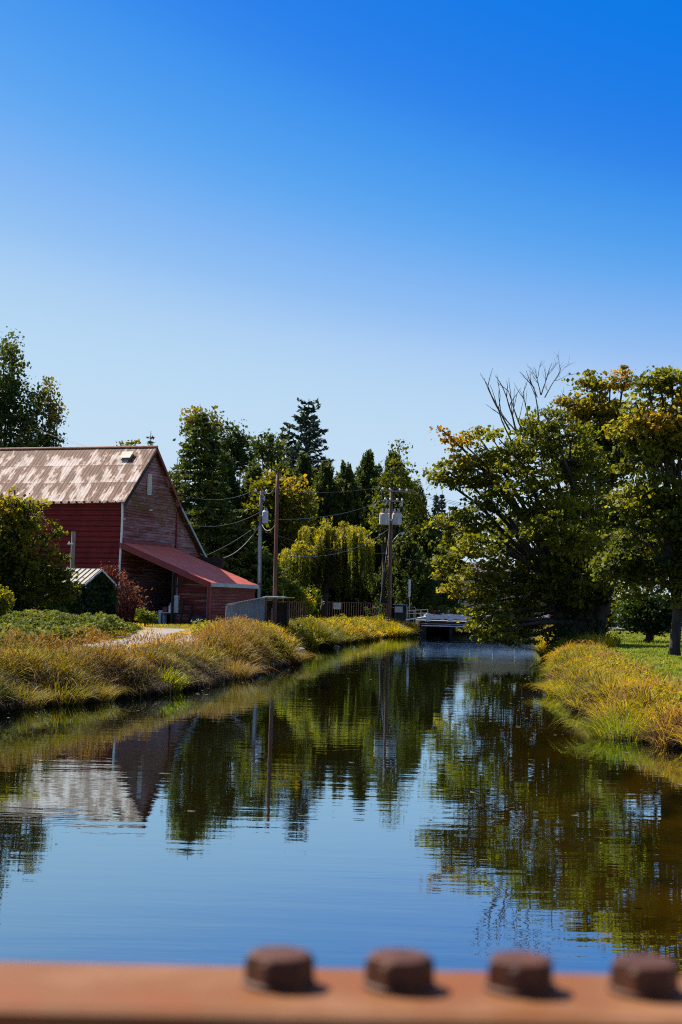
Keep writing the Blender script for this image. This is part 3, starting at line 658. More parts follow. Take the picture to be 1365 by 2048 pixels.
# equipment parked in the dark bay
def wheel(mb, c, r, wd, axis):
    c = np.array(c, float); axis = np.array(axis, float)
    mb.tube([c-axis*wd/2, c-axis*wd*.3, c+axis*wd*.3, c+axis*wd/2], [r*.86, r, r, r*.86], 18)
FZ = GZ+.09
tr_ = thing('garden_tractor', 'small dark garden tractor parked under the barn canopy', 'tractor', B(.9, 1.9, FZ))
mb = MB(); mb.box(B(.9, 2.25, FZ+.55), (.55, .8, .4), axes=[ua, ub, (0, 0, 1)]); mb.box(B(.9, 1.6, FZ+.4), (.5, .8, .18), axes=[ua, ub, (0, 0, 1)]); mb.box(B(.9, 1.3, FZ+.56), (.85, .35, .1), axes=[ua, ub, (0, 0, 1)]); mb.build('body', M['dark_wood'], tr_)
mb = MB(); mb.box(B(.9, 1.45, FZ+.66), (.42, .42, .08), axes=[ua, ub, (0, 0, 1)]); mb.box(B(.9, 1.24, FZ+.85), (.42, .08, .36), axes=[ua, ub, (0, 0, 1)]); mb.build('seat', M['black'], tr_)
mb = MB(); q = B(.9, 1.88, FZ+.95); mb.tube([q+np.array([math.cos(a)*.17*ua[0], math.cos(a)*.17*ua[1], math.sin(a)*.17]) for a in np.linspace(0, 2*PI, 15)], .02, 5); mb.tube([q, B(.9, 2.05, FZ+.7)], .02, 5); mb.build('steering_wheel', M['black'], tr_)
for du in (-.42, .42):
    mb = MB(); wheel(mb, B(.9+du, 1.35, FZ+.31), .31, .2, ua); mb.build('rear_wheel', M['black'], tr_)
    mb = MB(); wheel(mb, B(.9+du*.85, 2.45, FZ+.21), .21, .14, ua); mb.build('front_wheel', M['black'], tr_)
def barrel(s, t_, m1, lab, r=.29, h=.88):
    c = B(t_, s, FZ); b_ = thing('barrel', lab, 'barrel', c); mb = MB()
    mb.tube([c+(0, 0, z) for z in (0, .02, .28, .3, .32, .58, .6, .62, h-.02, h)], [r*.96, r, r, r*1.04, r, r, r*1.04, r, r, r*.96], 18); mb.build('drum', M[m1], b_, smooth=False)
    mb = MB(); mb.tube([c+(0, 0, h-.005), c+(0, 0, h+.02)], [r*.9, r*.88], 18); mb.build('lid', M['grey_metal'], b_)
barrel(2.95, .7, 'transf', 'pale drum standing beside the tractor in the barn bay')
bc = B(.55, 3.5, FZ); t = thing('workbench', 'cluttered pale workbench below the grey electrical cabinet', 'workbench', bc)
mb = MB(); mb.box(bc+(0, 0, .75), (.6, .9, .05), axes=[ua, ub, (0, 0, 1)]); mb.build('bench_top', M['plate'], t)
for a_ in (-.25, .25):
    for b_ in (-.4, .4): mb = MB(); mb.box(bc+ua*a_+ub*b_+np.array([0, 0, .36]), (.07, .07, .72), axes=[ua, ub, (0, 0, 1)]); mb.build('leg', M['dark_wood'], t)
for i, (dx, h, m_, lab) in enumerate([(-.25, .3, 'red_paint', 'red toolbox on the workbench in the barn bay'), (.2, .4, 'white_paint', 'white box on the workbench in the barn bay')]):
    t = thing('toolbox' if i == 0 else 'storage_box', lab, 'box', bc+ub*dx+np.array([0, 0, .775])); c = bc+ub*dx+np.array([0, 0, .775+h/2])
    mb = MB(); mb.box(c, (.3, .32, h), axes=[ua, ub, (0, 0, 1)]); mb.build('body', M[m_], t); mb = MB(); mb.box(c+(0, 0, h/2+.02), (.32, .34, .04), axes=[ua, ub, (0, 0, 1)]); mb.build('lid', M[m_], t)
for i, (s, lab) in enumerate([(4.6, 'dark upright board leaning on the sheltered red wall, left one'), (5.2, 'shorter dark board leaning on the sheltered red wall')]):
    mb = MB(); a = B(.0, s, FZ); b = B(.36, s+.05, FZ+1.7-.4*i); mb.tube([a, b], [.08, .08], 4); o = mb.build('board', M['dark_wood']); tagp(o, lab, 'board', 'boards leaning in the barn bay')
# tarp-covered heap, right of the bay
hc = B(.1, 5.9, FZ); n1 = 14; n2 = 7; VV = []
for i in range(n2+1):
    ph = i/n2*PI/2
    for j in range(n1): a_ = 2*PI*j/n1; r_ = (1+.12*math.sin(3*a_+i)+.08*math.sin(7*a_)); p = hc+ub*math.cos(a_)*.65*math.cos(ph)*r_+ua*math.sin(a_)*.4*math.cos(ph)*r_; VV.append((p[0], p[1], FZ+.72*math.sin(ph)))
mb = MB(); mb.add(VV, [(i*n1+j, i*n1+(j+1) % n1, (i+1)*n1+(j+1) % n1, (i+1)*n1+j) for i in range(n2) for j in range(n1)]); o = mb.build('tarp_covered_heap', M['black'], smooth=True); tagp(o, 'low black tarp-covered heap beside the red canopy post', 'tarp heap')
c = B(-.1, .85, FZ); mb = MB(); o = thing('tyre', 'black spare tyre leaning by the barn wall in the bay', 'tyre', c)
mb.tube([c+np.array([0, 0, .33])+ub*math.cos(a)*.24+np.array([0, 0, math.sin(a)*.24]) for a in np.linspace(0, 2*PI, 21)], .09, 8, cap=False); mb.build('tread', M['black'], o)
mb = MB(); q = c+np.array([0, 0, .33]); mb.tube([q-ua*.04, q+ua*.04], .15, 14); mb.build('rim', M['grey_metal'], o)

# ------------------------------------------------------------------ ivy-covered shed, short post, red shrub
S0 = W(168, 1165, 80); SE = S0[2]; sg = float(gz(S0[0], 80))
def S(wd, s, z): p = np.array([S0[0], 80, 0])+ua*wd+ub*s; return np.array([p[0], p[1], z])
shed = thing('ivy_covered_shed', 'small shed with pale metal roof and walls covered in dark ivy', 'shed', (S0[0], 80, sg))
SW, SL, SR = 3.1, 2.6, SE+.75
mb = MB(); mb.prism([S(0.05, 0, sg-.3), S(.05, 0, SE), S(SW/2, 0, SR-.05), S(SW-.05, 0, SE), S(SW-.05, 0, sg-.3)], -ub*SL); mb.build('wall', M['dark_wood'], shed)
mb = MB()
for a_, b_ in (((SW/2), -.25), (SW/2, SW+.2)):
    zl = SR-abs(b_-SW/2)*.75/(SW/2)
    for i in range(9):
        s0 = .2-i*(SL+.4)/9; s1 = s0-(SL+.4)/9+.02
        mb.slab(S(a_, s0, SR+.05), S(a_, s1, SR+.05), S(b_, s1, zl+.05), S(b_, s0, zl+.05), .04); mb.tube([S(a_, s0, SR+.08), S(b_, s0, zl+.08)], .025, 4)
mb.build('roof', M['shed_roof'], shed)
mb = MB()
for b_ in (-.25, SW+.2): zl = SR-abs(b_-SW/2)*.75/(SW/2); a = S(SW/2, .22, SR+.06); b = S(b_, .22, zl+.06); mb.prism([a, b, b-(0, 0, .12), a-(0, 0, .12)], ub*.04)
mb.build('rake_board', M['grey_metal'], shed)
N = 9000; u = rng.random(N); side = rng.random(N) < .5
wd = np.where(side, -.12+rng.random(N)*.12, rng.random(N)*SW); s_ = np.where(side, -rng.random(N)*SL, .1+rng.normal(size=N)*.06)
zt = np.where(side, SE, SE+.7*(1-np.abs(wd-SW/2)/(SW/2)))-.05; z = sg+(zt-sg)*rng.random(N)**.9
P = np.array([S0[0], 80, 0])+ua*wd[:, None]+ub*s_[:, None]; P[:, 2] = z; P[:, :2] += rng.normal(size=(N, 2))*.06
bul = snoise(P, .5, 5)[:, None]; P = P-np.where(side[:, None], ua, -ub)*np.clip(bul-.4, 0, 1)*.5
leaves('ivy', P, .16, .1+.6*snoise(P, .5, 8)+np.where(side, .15, -.1), M['ivy'], shed, (.0, -.6, .5), (0, 0, -1), .8)
# short weathered post
c = W(148, 1063, 86); gp = float(gz(c[0], 86)); t = thing('wooden_post', 'short weathered wooden utility post behind the ivy-covered shed', 'post', (c[0], 86, gp))
mb = MB(); mb.tube([(c[0]-.05, 86, gp-.3), (c[0], 86, c[2])], [.15, .125], 10); mb.build('post', M['pole_grey'], t)
mb = MB(); mb.box((c[0]-.15, 85.9, c[2]-.75), (.35, .1, .08)); mb.tube([(c[0]-.22, 85.9, c[2]-.75), (c[0]-.25, 85.9, c[2]-.62)], .05, 8); mb.build('insulator', M['white_paint'], t)
P = np.array([c[0], 86, 0])+np.stack([rng.normal(size=900)*.22, rng.normal(size=900)*.22, gp+rng.random(900)**.8*3.0], 1); leaves('climbing_ivy', P, .15, rng.random(900), M['ivy'], t)

# ------------------------------------------------------------------ grey sheet lean-to
Ys = 76; a = W(452, 1211, Ys); b = W(531, 1196, Ys+.3); c = W(556, 1193, Ys+1.4); gs = float(gz(a[0], Ys))
t = thing('metal_lean_to', 'low blue-grey corrugated metal shed with an open dark right side', 'shed', ((a[0]+b[0])/2, Ys, gs))
mb = MB(); nn_ = 60; vs = []
for i in range(nn_+1):
    f = i/nn_; p = a*(1-f)+b*f; dy = .02*math.cos(i*PI); vs += [(p[0], p[1]+dy, gs-.3), (p[0], p[1]+dy, p[2]-.03)]
mb.add(vs, [(2*i, 2*i+2, 2*i+3, 2*i+1) for i in range(nn_)]); mb.build('front_wall', M['shed_sheet'], t, fix=False)
back = np.array([.9, 2.4, 0]); mb = MB()
for i in range(30):
    f = i/30; g_ = (i+1)/30; p = a*(1-f)+b*f+(np.array([.25, 0, 0])*f if i > 25 else 0)-np.array([0, .12, 0]); q = a*(1-g_)+b*g_-np.array([0, .12, 0]); zo = .03*(i % 2)
    mb.slab(p+(0, 0, .05+zo), q+(0, 0, .05+zo), q+back+(0, 0, .05+zo), p+back+(0, 0, .05+zo), .03)
p = b-np.array([0, .12, 0]); q = np.array([c[0], Ys+.25, b[2]+.02]); mb.slab(p+(0, 0, .06), q+(0, 0, .06), q+back+(0, 0, .06), p+back+(0, 0, .06), .04); mb.build('roof', M['grey_metal'], t)
for (x, y) in ((b[0]+.05, Ys+.35), (c[0]-.05, Ys+.4), (c[0]+.55, Ys+2.3)): mb = MB(); mb.box((x, y, (gs-.2+b[2])/2), (.12, .12, b[2]-gs+.2)); mb.build('post', M['gate_rust'], t)
mb = MB(); mb.box(((a[0]+b[0])/2+.8, Ys+2.5, (gs+b[2])/2-.15), (b[0]-a[0]+.6, .06, b[2]-gs-.2)); mb.build('back_wall', M['dark_wood'], t)
for i in range(3): mb = MB(); mb.tube([(b[0]+.15+i*.16, Ys+1.2+i*.2, gs), (b[0]+.2+i*.13, Ys+1.25+i*.2, gs+1.3+.1*i)], .05, 5); mb.build('stored_pole', M['pole_grey'] if i == 1 else M['dark_wood'], t)

# ------------------------------------------------------------------ poles
def pole_at(name, label, px, py, pxb, Y, r0, r1, mat, cat='pole', group=None):
    tp = W(px, py, Y); g0 = float(gz(tp[0], Y)); t = thing(name, label, cat, (tp[0], Y, g0), group)
    bx = W(pxb, 1250, Y)[0]; b = np.array([bx, Y, g0]); mb = MB(); k = 8
    pts = [b+(tp-b)*(i/k) for i in range(k+1)]; pts[0][2] -= .4
    mb.tube(pts, np.linspace(r0, r1, k+1), 10); mb.build('pole', M[mat], t, smooth=True); return t, tp, b
rp, rp_top, rp_b = pole_at('rusty_pole', 'tall rusty brown bare pole beside the grey metal lean-to', 556, 946, 549, 78, .125, .10, 'rusty_pole')
mb = MB(); mb.box(rp_top+(0, 0, .06), (.3, .08, .1)); mb.build('top_bracket', M['gate_rust'], rp)
pa, pa_top, pa_b = pole_at('utility_pole', 'slim grey utility pole with one transformer, behind the rusty pole', 523, 982, 518, 112, .17, .12, 'pole_grey', 'utility pole', 'utility poles carrying wires')
mb = MB(); mb.box(pa_top-(0, .0, .1), (.95, .1, .1)); ca = mb.build('crossarm', M['pole_grey'], pa)
for dx in (-.42, .42): mb = MB(); q = pa_top+(dx, 0, -.05); mb.tube([q, q+(0, 0, .1), q+(0, 0, .2)], [.05, .08, .04], 8); mb.build('insulator', M['white_paint'], ca)
q = W(531, 1034, 111.7)
mb = MB(); mb.tube([q+(0, 0, -.52), q+(0, 0, -.47), q+(0, 0, .42), q+(0, 0, .5)], [.2, .24, .24, .17], 16); tf = mb.build('transformer', M['transf'], pa)
mb = MB(); mb.tube([q+(-.08, 0, .5), q+(-.08, 0, .62), q+(-.08, 0, .75)], [.04, .055, .03], 8); mb.tube([q+(.08, 0, .5), q+(.08, 0, .62), q+(.08, 0, .75)], [.04, .055, .03], 8); mb.build('bushings', M['grey_metal'], tf)
mb = MB(); mb.box(q+(-.3, .1, .1), (.3, .08, .1)); mb.build('mount', M['grey_metal'], tf)
q = W(529, 997, 111.8); mb = MB(); mb.tube([q+(0, 0, -.2), q+(0, 0, .2)], .07, 8); mb.box(q+(-.15, 0, 0), (.3, .05, .05)); mb.build('fuse_cutout', M['grey_metal'], pa)
z0 = W(520, 1052, 112)[2]; mb = MB(); mb.tube([(pa_b[0]-.02, 111.75, pa_b[2]+.1), (pa_top[0]-.05, 111.78, z0)], .11, 8); mb.build('riser_conduit', M['grey_metal'], pa)

YB = 125
pb, pb_top, pb_b = pole_at('utility_pole', 'tall brown utility pole with a bank of transformers and a street lamp', 783.5, 979, 778, YB, .22, .15, 'pole_wood', 'utility pole', 'utility poles carrying wires')
def arm(y_px, half, dy=.0):
    q = W(783, y_px, YB-.2); mb = MB(); d = np.array([.94, .34, 0]); mb.box(q+d*half*.25, (half*2, .12, .12), axes=[d, (-.34, .94, 0), (0, 0, 1)]); o = mb.build('crossarm', M['pole_grey'], pb)
    for k in (-.85, -.35, .35, .85): mb = MB(); e = q+d*half*.25+d*half*k+np.array([0, 0, .06]); mb.tube([e, e+(0, 0, .1), e+(0, 0, .22)], [.05, .1, .05], 8); mb.build('insulator', M['white_paint'], o)
    return q, d
q1, dd = arm(982, 1.35); q2, dd = arm(1002, .95)
mb = MB(); e = q2+dd*1.0+np.array([0, -.1, -.18]); mb.tube([e-(0, 0, .25), e+(0, 0, .25)], .09, 8); mb.build('fuse_cutout', M['grey_metal'], pb); mb = MB(); e = q2-dd*.55+np.array([0, -.1, -.18]); mb.tube([e-(0, 0, .25), e+(.12, 0, .25)], .07, 8); mb.build('fuse_cutout', M['grey_metal'], pb)
for i, (px_, m_) in enumerate(((769, 'transf_streak'), (781, 'transf'), (794, 'transf_streak'))):
    q = W(px_, 1036, YB-.55-.0*i if i != 1 else YB+.65)
    mb = MB(); mb.tube([q+(0, 0, -.6), q+(0, 0, -.56), q+(0, 0, .34), q+(0, 0, .38)], [.38, .42, .42, .36], 20); mb.tube([q+(0, 0, .38), q+(0, 0, .46)], .32, 20); tf = mb.build('transformer', M[m_], pb)
    mb = MB(); mb.tube([q+(0, 0, .46), q+(0, 0, .53)], [.36, .34], 20); mb.build('lid', M['transf_rust'], tf)
    for k in (-.17, .17): mb = MB(); mb.tube([q+(k, 0, .53), q+(k, 0, .68), q+(k, 0, .85)], [.05, .075, .035], 8); mb.build('bushing', M['grey_metal'], tf)
    if i != 1:
        mb = MB()
        for k in range(7): a_ = 2*PI*k/7+.2; mb.box(q+(math.cos(a_)*.40, math.sin(a_)*.40, -.12), (.02, .09, .8), rz=a_+PI/2)
        mb.build('cooling_fins', M['transf'], tf)
mb = MB(); mb.box(W(783, 1040, YB-.25), (1.3, .1, .12)); mb.build('transformer_bracket', M['grey_metal'], pb)
l0 = W(784, 1084, YB-.15); l1 = W(799, 1067, YB-.9); l2 = W(808, 1065, YB-1.0)
mb = MB(); mb.tube([l0, l0+(l1-l0)*.6, l1, l2], .035, 6); la = mb.build('lamp_arm', M['white_paint'], pb)
mb = MB(); mb.tube([l1+(.1, 0, -.02), l1+(.22, 0, -.02), l2+(-.02, 0, -.03), l2+(.12, 0, -.03)], [.04, .11, .10, .04], 10); lh = mb.build('lamp_head', M['transf'], pb)
mb = MB(); mb.tube([l2+(-.12, 0, -.1), l2+(-.12, 0, -.2)], [.09, .05], 10); mb.build('lamp_lens', M['white_paint'], lh)
# guy wire with pale guard
g0_ = W(779, 1060, YB-.2); g1 = G(755, 1234, .85); g1 = np.array([g1[0], min(g1[1], 122), .8]); g1 = W(755, 1234, 121.0); g1[2] = max(float(gz(g1[0], g1[1])), .5)
mb = MB(); mb.tube([g0_, g1], .014, 5); gw = mb.build('guy_wire', M['wire_pale'], pb)
mb = MB(); mb.tube([g0_+(g1-g0_)*.68, g1], .035, 6); mb.build('guy_guard', M['plate'], pb)
mb = MB(); q = g0_+(g1-g0_)*.24; mb.tube([q-(0, 0, .15), q+(0, 0, .15)], .06, 6); mb.build('guy_insulator', M['white_paint'], pb)

def wire(a, b, sag, label, mat='wire', r=.016, group='overhead wires'):
    a = np.array(a, float); b = np.array(b, float); t = np.linspace(0, 1, 25)[:, None]; p = a+(b-a)*t; p[:, 2] -= (4*sag*t*(1-t))[:, 0]
    mb = MB(); mb.tube(p, r, 5, cap=False); o = mb.build('power_line', M[mat]); tagp(o, label, 'wire', group); return o
D1 = np.array([-.42, 0, .12]); barnpk = B(4.0, .1, 11.6)
wire(pa_top+D1, B(5.4, .2, 10.4), .9, 'upper wire from the slim grey pole to the barn gable')
wire(W(524, 1022, 112), B(7.0, .2, 8.1), .8, 'lower wire from the slim grey pole to the barn gable')
wire(W(521, 1048, 111.8), B(11.6, .2, 5.9), 1.3, 'pale drooping service wire from the slim grey pole to the lean-to roof', 'wire_pale', .03)
wire(W(521, 1046, 111.8), B(9.5, -1, 4.9), .5, 'thin dark service wire below the pale drooping one')
wire(pa_top+np.array([.42, 0, .12]), q1-dd*1.0+np.array([0, 0, .3]), .35, 'top wire strung between the two utility poles')
wire(rp_top-np.array([0, 0, .4]), pa_top+np.array([.3, 0, .1]), .5, 'short wire from the rusty pole to the slim grey pole top', 'wire_pale', .014)
wire(W(558, 1037, 78), W(524, 1048, 112), .6, 'slack pale cable from the rusty pole to the slim grey pole', 'wire_pale', .02)
wire(W(557, 1039, 78), q1+np.array([-.1, 0, -.5]), .5, 'rising cable from the rusty pole to the brown utility pole top')
wire(W(557, 1110, 78), W(780, 1056, YB), .9, 'low cable from the rusty pole to the brown utility pole')
wire(W(525, 1060, 112), W(783, 1108, 124.6)+np.array([0, 0, .1]), .6, 'telephone wire crossing in front of the willow')
for i, (dk, lab) in enumerate(((1.35, 'uppermost wire leaving the brown utility pole to the right'), (.6, 'second wire leaving the brown utility pole to the right'), (.1, 'third wire leaving the brown utility pole to the right'))):
    wire(q1+dd*dk+np.array([0, 0, .28]), W(1420, 1035+i*9, 150+6*i), 1.6, lab)
wire(W(783, 1112, YB-.2), W(1420, 1150, 150), 1.2, 'telephone wire leaving the brown utility pole to the right')
wire(W(60, 852, 128), B(GW/2, -5.2, RZ+.2), .1, 'thin wire slanting from the poplars down to the barn ridge', r=.01)
# fibre splice on cable
# TV antenna
q = W(620, 921, 150); g_ = float(gz(q[0], 150)); t = thing('tv_antenna', 'thin television antenna above the treetops right of the dark fir', 'antenna', (q[0], 150, g_))
mb = MB(); mb.tube([(q[0], 150, g_-.2), (q[0], 150, q[2]+.1)], .04, 6); mb.build('mast', M['wire'], t)
e0, e1 = W(609, 921, 150), W(658, 921, 150); mb = MB(); mb.tube([e0, e1], .03, 5); mb.tube([q+(-.0, 0, -.9), e0+(.3, 0, 0)], .02, 5)
for f in np.linspace(.05, 1, 8): c = e0+(e1-e0)*f; mb.tube([c-(0, .5, -.0), c+(0, .5, 0)], .015, 4); mb.tube([c-(0, 0, .0), c-(0, 0, .12)], .015, 4)
mb.build('boom', M['wire'], t)

# ------------------------------------------------------------------ gates, cabinet, sign
def gate(name, label, p0, p1, z0, z1, n, plate=None, frame=.05):
    t = thing(name, label, 'gate', ((p0[0]+p1[0])/2, (p0[1]+p1[1])/2, z0-.2), 'rusty barred gates by the road')
    p0 = np.array(p0, float); p1 = np.array(p1, float); mb = MB()
    for z in (z0, z0+.35, z1): mb.tube([(p0[0], p0[1], z), (p1[0], p1[1], z)], frame*.8, 6)
    for p in (p0, p1): mb.tube([(p[0], p[1], z0-.03), (p[0], p[1], z1+.03)], frame, 6)
    mb.build('gate_frame', M['gate_rust'], t)
    for i in range(1, n):
        p = p0+(p1-p0)*i/n; mb = MB(); mb.tube([(p[0], p[1], z0), (p[0], p[1], z1)], .022, 5); mb.build('bar', M['gate_rust'], t)
    for p in (p0, p1): mb = MB(); mb.box((p[0], p[1]+.12, (z0-.4+z1)/2), (.12, .12, z1-z0+.5)); mb.build('gate_post', M['gate_rust'], t)
    if plate is not None: mb = MB(); mb.box(plate, (.62, .03, .52)); mb.build('sign_plate', M['plate'], t)
a = W(656, 1204, 113); b = W(778, 1209, 117)
gate('metal_gate', 'wide rusty barred gate with a pale plate, left of the brown utility pole', (a[0], 113), (b[0], 117), .95, a[2], 26, W(675, 1212, 113.4)-np.array([0, .12, 0]))
a = W(558, 1203, 100); b = W(611, 1206, 103)
gate('metal_gate', 'narrow rusty barred gate between the rusty pole and the road opening', (a[0], 100), (b[0], 103), .95, a[2], 12)
t = thing('steel_marker_tube', 'thin yellow tube standing by the narrow rusty gate', 'marker', W(568, 1240, 98)); mb = MB(); q = W(567, 1180, 98); mb.tube([(q[0]+.03, 98, .6), q], .03, 6); mb.build('tube', M['yellow_tube'], t)
mb = MB(); mb.tube([q, q+(0, 0, .05)], [.04, .02], 6); mb.build('cap', M['black'], t)
q0 = W(788, 1209, 121.5); q1_ = W(814, 1209, 121.5); gg = float(gz(q0[0], 121.5))
t = thing('control_cabinet', 'dark grey cabinet with a pale plate right of the brown utility pole', 'cabinet', ((q0[0]+q1_[0])/2, 121.5, gg))
mb = MB(); mb.box(((q0[0]+q1_[0])/2, 121.9, (gg+q0[2])/2), (q1_[0]-q0[0]-.1, .6, q0[2]-gg-.06)); mb.build('body', M['shed_sheet'] if False else M['dark_wood'], t)
mb = MB(); mb.tube([(q0[0], 121.5, q0[2]), (q1_[0], 121.5, q0[2]), (q1_[0], 121.5, gg-.2)], .04, 6); mb.box(((q0[0]+q1_[0])/2, 121.9, q0[2]-.01), (q1_[0]-q0[0]+.1, .7, .05)); mb.build('frame', M['grey_metal'], t)
mb = MB(); mb.box(W(798, 1219, 121.5)+np.array([0, .05, 0]), (.68, .03, .5)); mb.build('sign_plate', M['plate'], t)
q = W(820, 1158, 124); gg = float(gz(q[0], 124)); t = thing('road_sign', 'tall narrow white sign seen nearly edge-on, on a thin post left of the white bridge', 'sign', (q[0], 124, gg))
mb = MB(); mb.tube([(q[0]+.02, 124, gg-.3), (q[0], 124, q[2])], .035, 6); mb.build('post', M['grey_metal'], t)
mb = MB(); mb.box((q[0]-.03, 123.94, q[2]-.8), (.9, .03, 1.5), rz=math.radians(78)); mb.build('sign_panel', M['white_paint'], t)
mb = MB(); mb.box((q[0]+.02, 123.97, q[2]-.8), (.9, .012, 1.5), rz=math.radians(78)); mb.build('sign_back', M['grey_metal'], t)
a = W(815, 1214, 123); b = W(832, 1214, 123); t = thing('pipe_barrier', 'small grey hoop barrier at the foot of the narrow sign', 'barrier', (a[0], 123, .9))
mb = MB(); mb.tube([(a[0], 123, .8), (a[0], 123, a[2]-.1), (a[0]+.1, 123, a[2]), (b[0]-.1, 123, a[2]), (b[0], 123, a[2]-.1), (b[0], 123, .8)], .03, 6); mb.build('hoop', M['grey_metal'], t)
mb = MB(); mb.tube([(a[0], 123, a[2]-.35), (b[0], 123, a[2]-.35)], .025, 6); mb.build('cross_rail', M['grey_metal'], t)

# ------------------------------------------------------------------ white bridge
YR = 122.0; rz_ = W(905, 1230, YR)[2]; X0 = W(853, 1235, YR)[0]; X1 = X0+11.8
dz_ = W(905, 1243, YR)[2]
br = thing('white_rail_bridge', 'low road bridge with chunky white railings crossing the canal', 'bridge', ((X0+X1)/2, YR+2.5, 0))
mb = MB(); mb.box(((X0+X1)/2, YR+5.0, dz_-.24), (X1-X0+1.0, 9.8, .46)); mb.build('deck', M['deck_dark'], br)
mb = MB(); mb.box(((X0+X1)/2, YR+5.0, dz_+.012), (X1-X0+1.0, 9.8, .03)); mb.build('road_surface', M['asphalt'], br)
for sy in (0, 9.9):
    ra = MB(); ra.box(((X0+X1)/2, YR+sy, rz_-.19), (X1-X0+.4, .24, .36)); ra_o = ra.build('railing', M['white_paint'], br)
    for k in range(7):
        x = X0+.15+k*(X1-X0-.3)/6; mb = MB(); mb.box((x, YR+sy-.02, (dz_-.05+rz_+.04)/2), (.38, .34, rz_+.04-dz_+.05)); mb.box((x, YR+sy-.02, rz_+.065), (.34, .3, .05)); mb.build('railing_post', M['white_paint'], br)
mb = MB(); mb.tube([(X0-.4, YR-.15, dz_-.42), (X1+.4, YR-.15, dz_-.42)], .05, 8); mb.build('pipe', M['white_paint'], br)
mb = MB(); mb.tube([(X0-.4, YR-.1, dz_-.25), (X1+.4, YR-.1, dz_-.25)], .025, 8); mb.build('cable', M['grey_metal'], br)
for x in (X0-.4, X1+.3): mb = MB(); mb.box((x, YR+5.0, .0), (.9, 9.7, dz_*2-.92)); mb.build('abutment', M['deck_dark'], br)
mb = MB(); mb.box((X0+2.15, YR+5.0, 0), (.25, 9.4, dz_*2-.95)); mb.build('pier', M['dark_wood'], br)
a = W(812, 1240, 121); b = W(852, 1234, 121.8); mb = MB(); mb.tube([a, b], .06, 8); o = mb.build('handrail', M['white_paint'], br)
# striped barricades
def barricade(px0, px1, py, Y, label, segs, h=.32):
    a = W(px0, py, Y); b = W(px1, py, Y); g_ = float(gz(a[0], Y))+.2; t = thing('striped_barricade', label, 'barricade', ((a[0]+b[0])/2, Y, g_), 'red and white road barricades')
    for k, m_ in enumerate(segs):
        f0, f1 = k/len(segs), (k+1)/len(segs); x0 = a[0]+(b[0]-a[0])*f0; x1 = a[0]+(b[0]-a[0])*f1; mb = MB()
        mb.prism([(x0, Y, a[2]-h/2), (x1, Y, a[2]-h/2), (x1+.1, Y, a[2]+h/2), (x0+.1, Y, a[2]+h/2)], (0, .04, 0)); mb.build('stripe_board', M[m_], t)
    for x in (a[0]+.15, b[0]-.15): mb = MB(); mb.box((x, Y+.08, (a[2]+g_)/2+.05), (.07, .07, a[2]-g_+.35)); mb.build('leg', M['grey_metal'], t)
barricade(852, 898, 1224, 133.5, 'long red and white barricade behind the left end of the bridge', ['white_paint', 'black', 'red_sign', 'red_sign', 'white_paint', 'red_sign', 'red_sign', 'white_paint'], .42)
barricade(1088, 1112, 1232, 133.5, 'short red and white barricade at the right end of the bridge beside the trunk', ['white_paint', 'red_sign', 'white_paint'])
a = W(838, 1219, 127); b = W(900, 1219, 127)
t = thing('guard_fence', 'thin grey pipe fence along the road left of the white bridge', 'fence', (a[0], 127, .9)); mb = MB()
a = W(815, 1221, 126); b = W(856, 1219, 127); mb.tube([a, b], .03, 6); mb.tube([a-(0, 0, .3), b-(0, 0, .3)], .03, 6); mb.build('rails', M['grey_metal'], t)
for f in (0, .33, .66, 1): mb = MB(); q = a+(b-a)*f; mb.tube([(q[0], q[1], .7), q], .035, 6); mb.build('post', M['grey_metal'], t)

# ------------------------------------------------------------------ buildings beyond
def house(name, label, x0, x1, Y, depth, zt, rise, wallm, roofm, wins, g0=None):
    g0 = float(gz((x0+x1)/2, Y)) if g0 is None else g0; t = thing(name, label, 'building', ((x0+x1)/2, Y, g0)); mb = MB()
    xm = (x0+x1)/2; mb.prism([(x0, Y, g0-.5), (x0, Y, zt), (x1, Y, zt), (x1, Y, g0-.5)], (0, depth, 0)); mb.build('wall', M[wallm], t)
    mb = MB(); e = .5; mb.slab((x0-e, Y-e, zt-.1), (x1+e, Y-e, zt-.1), (x1+e, Y+depth/2, zt+rise), (x0-e, Y+depth/2, zt+rise), .15); mb.slab((x1+e, Y+depth+e, zt-.1), (x0-e, Y+depth+e, zt-.1), (x0-e, Y+depth/2, zt+rise), (x1+e, Y+depth/2, zt+rise), .15); mb.build('roof', M[roofm], t)
    for x in (x0+.1, x1-.2): mb = MB(); mb.prism([(x, Y, zt-.05), (x, Y+depth, zt-.05), (x, Y+depth/2, zt+rise-.1)], (.1, 0, 0)); mb.build('gable', M[wallm], t)
    for (x, z, ww, hh) in wins:
        mb = MB(); mb.box((x, Y-.04, z), (ww+.16, .08, hh+.16)); f_ = mb.build('window', M['white_paint'], t); mb = MB(); mb.box((x, Y-.09, z), (ww, .04, hh)); mb.build('pane', M['glass'], f_)
a = W(862, 1200, 190); b = W(1120, 1200, 190)
house('tan_building', 'low tan stucco building behind the white bridge', a[0], b[0], 190, 12, 7.2, 1.2, 'tan_wall', 'roof_dark', [(a[0]+4.4, 3.4, 1.3, 1.1), (a[0]+8.5, 3.4, 1.3, 1.1), (a[0]+12.5, 3.4, 1.3, 1.1)])
a = W(1222, 1200, 175); b = W(1420, 1200, 175)
house('white_building', 'white building seen under the branches beyond the right lawn', a[0], b[0], 175, 10, 3.9, .9, 'white_wall', 'white_wall', [(a[0]+2.2, 3.0, 1.2, 1.1), (a[0]+7, 3.0, 1.2, 1.1)])
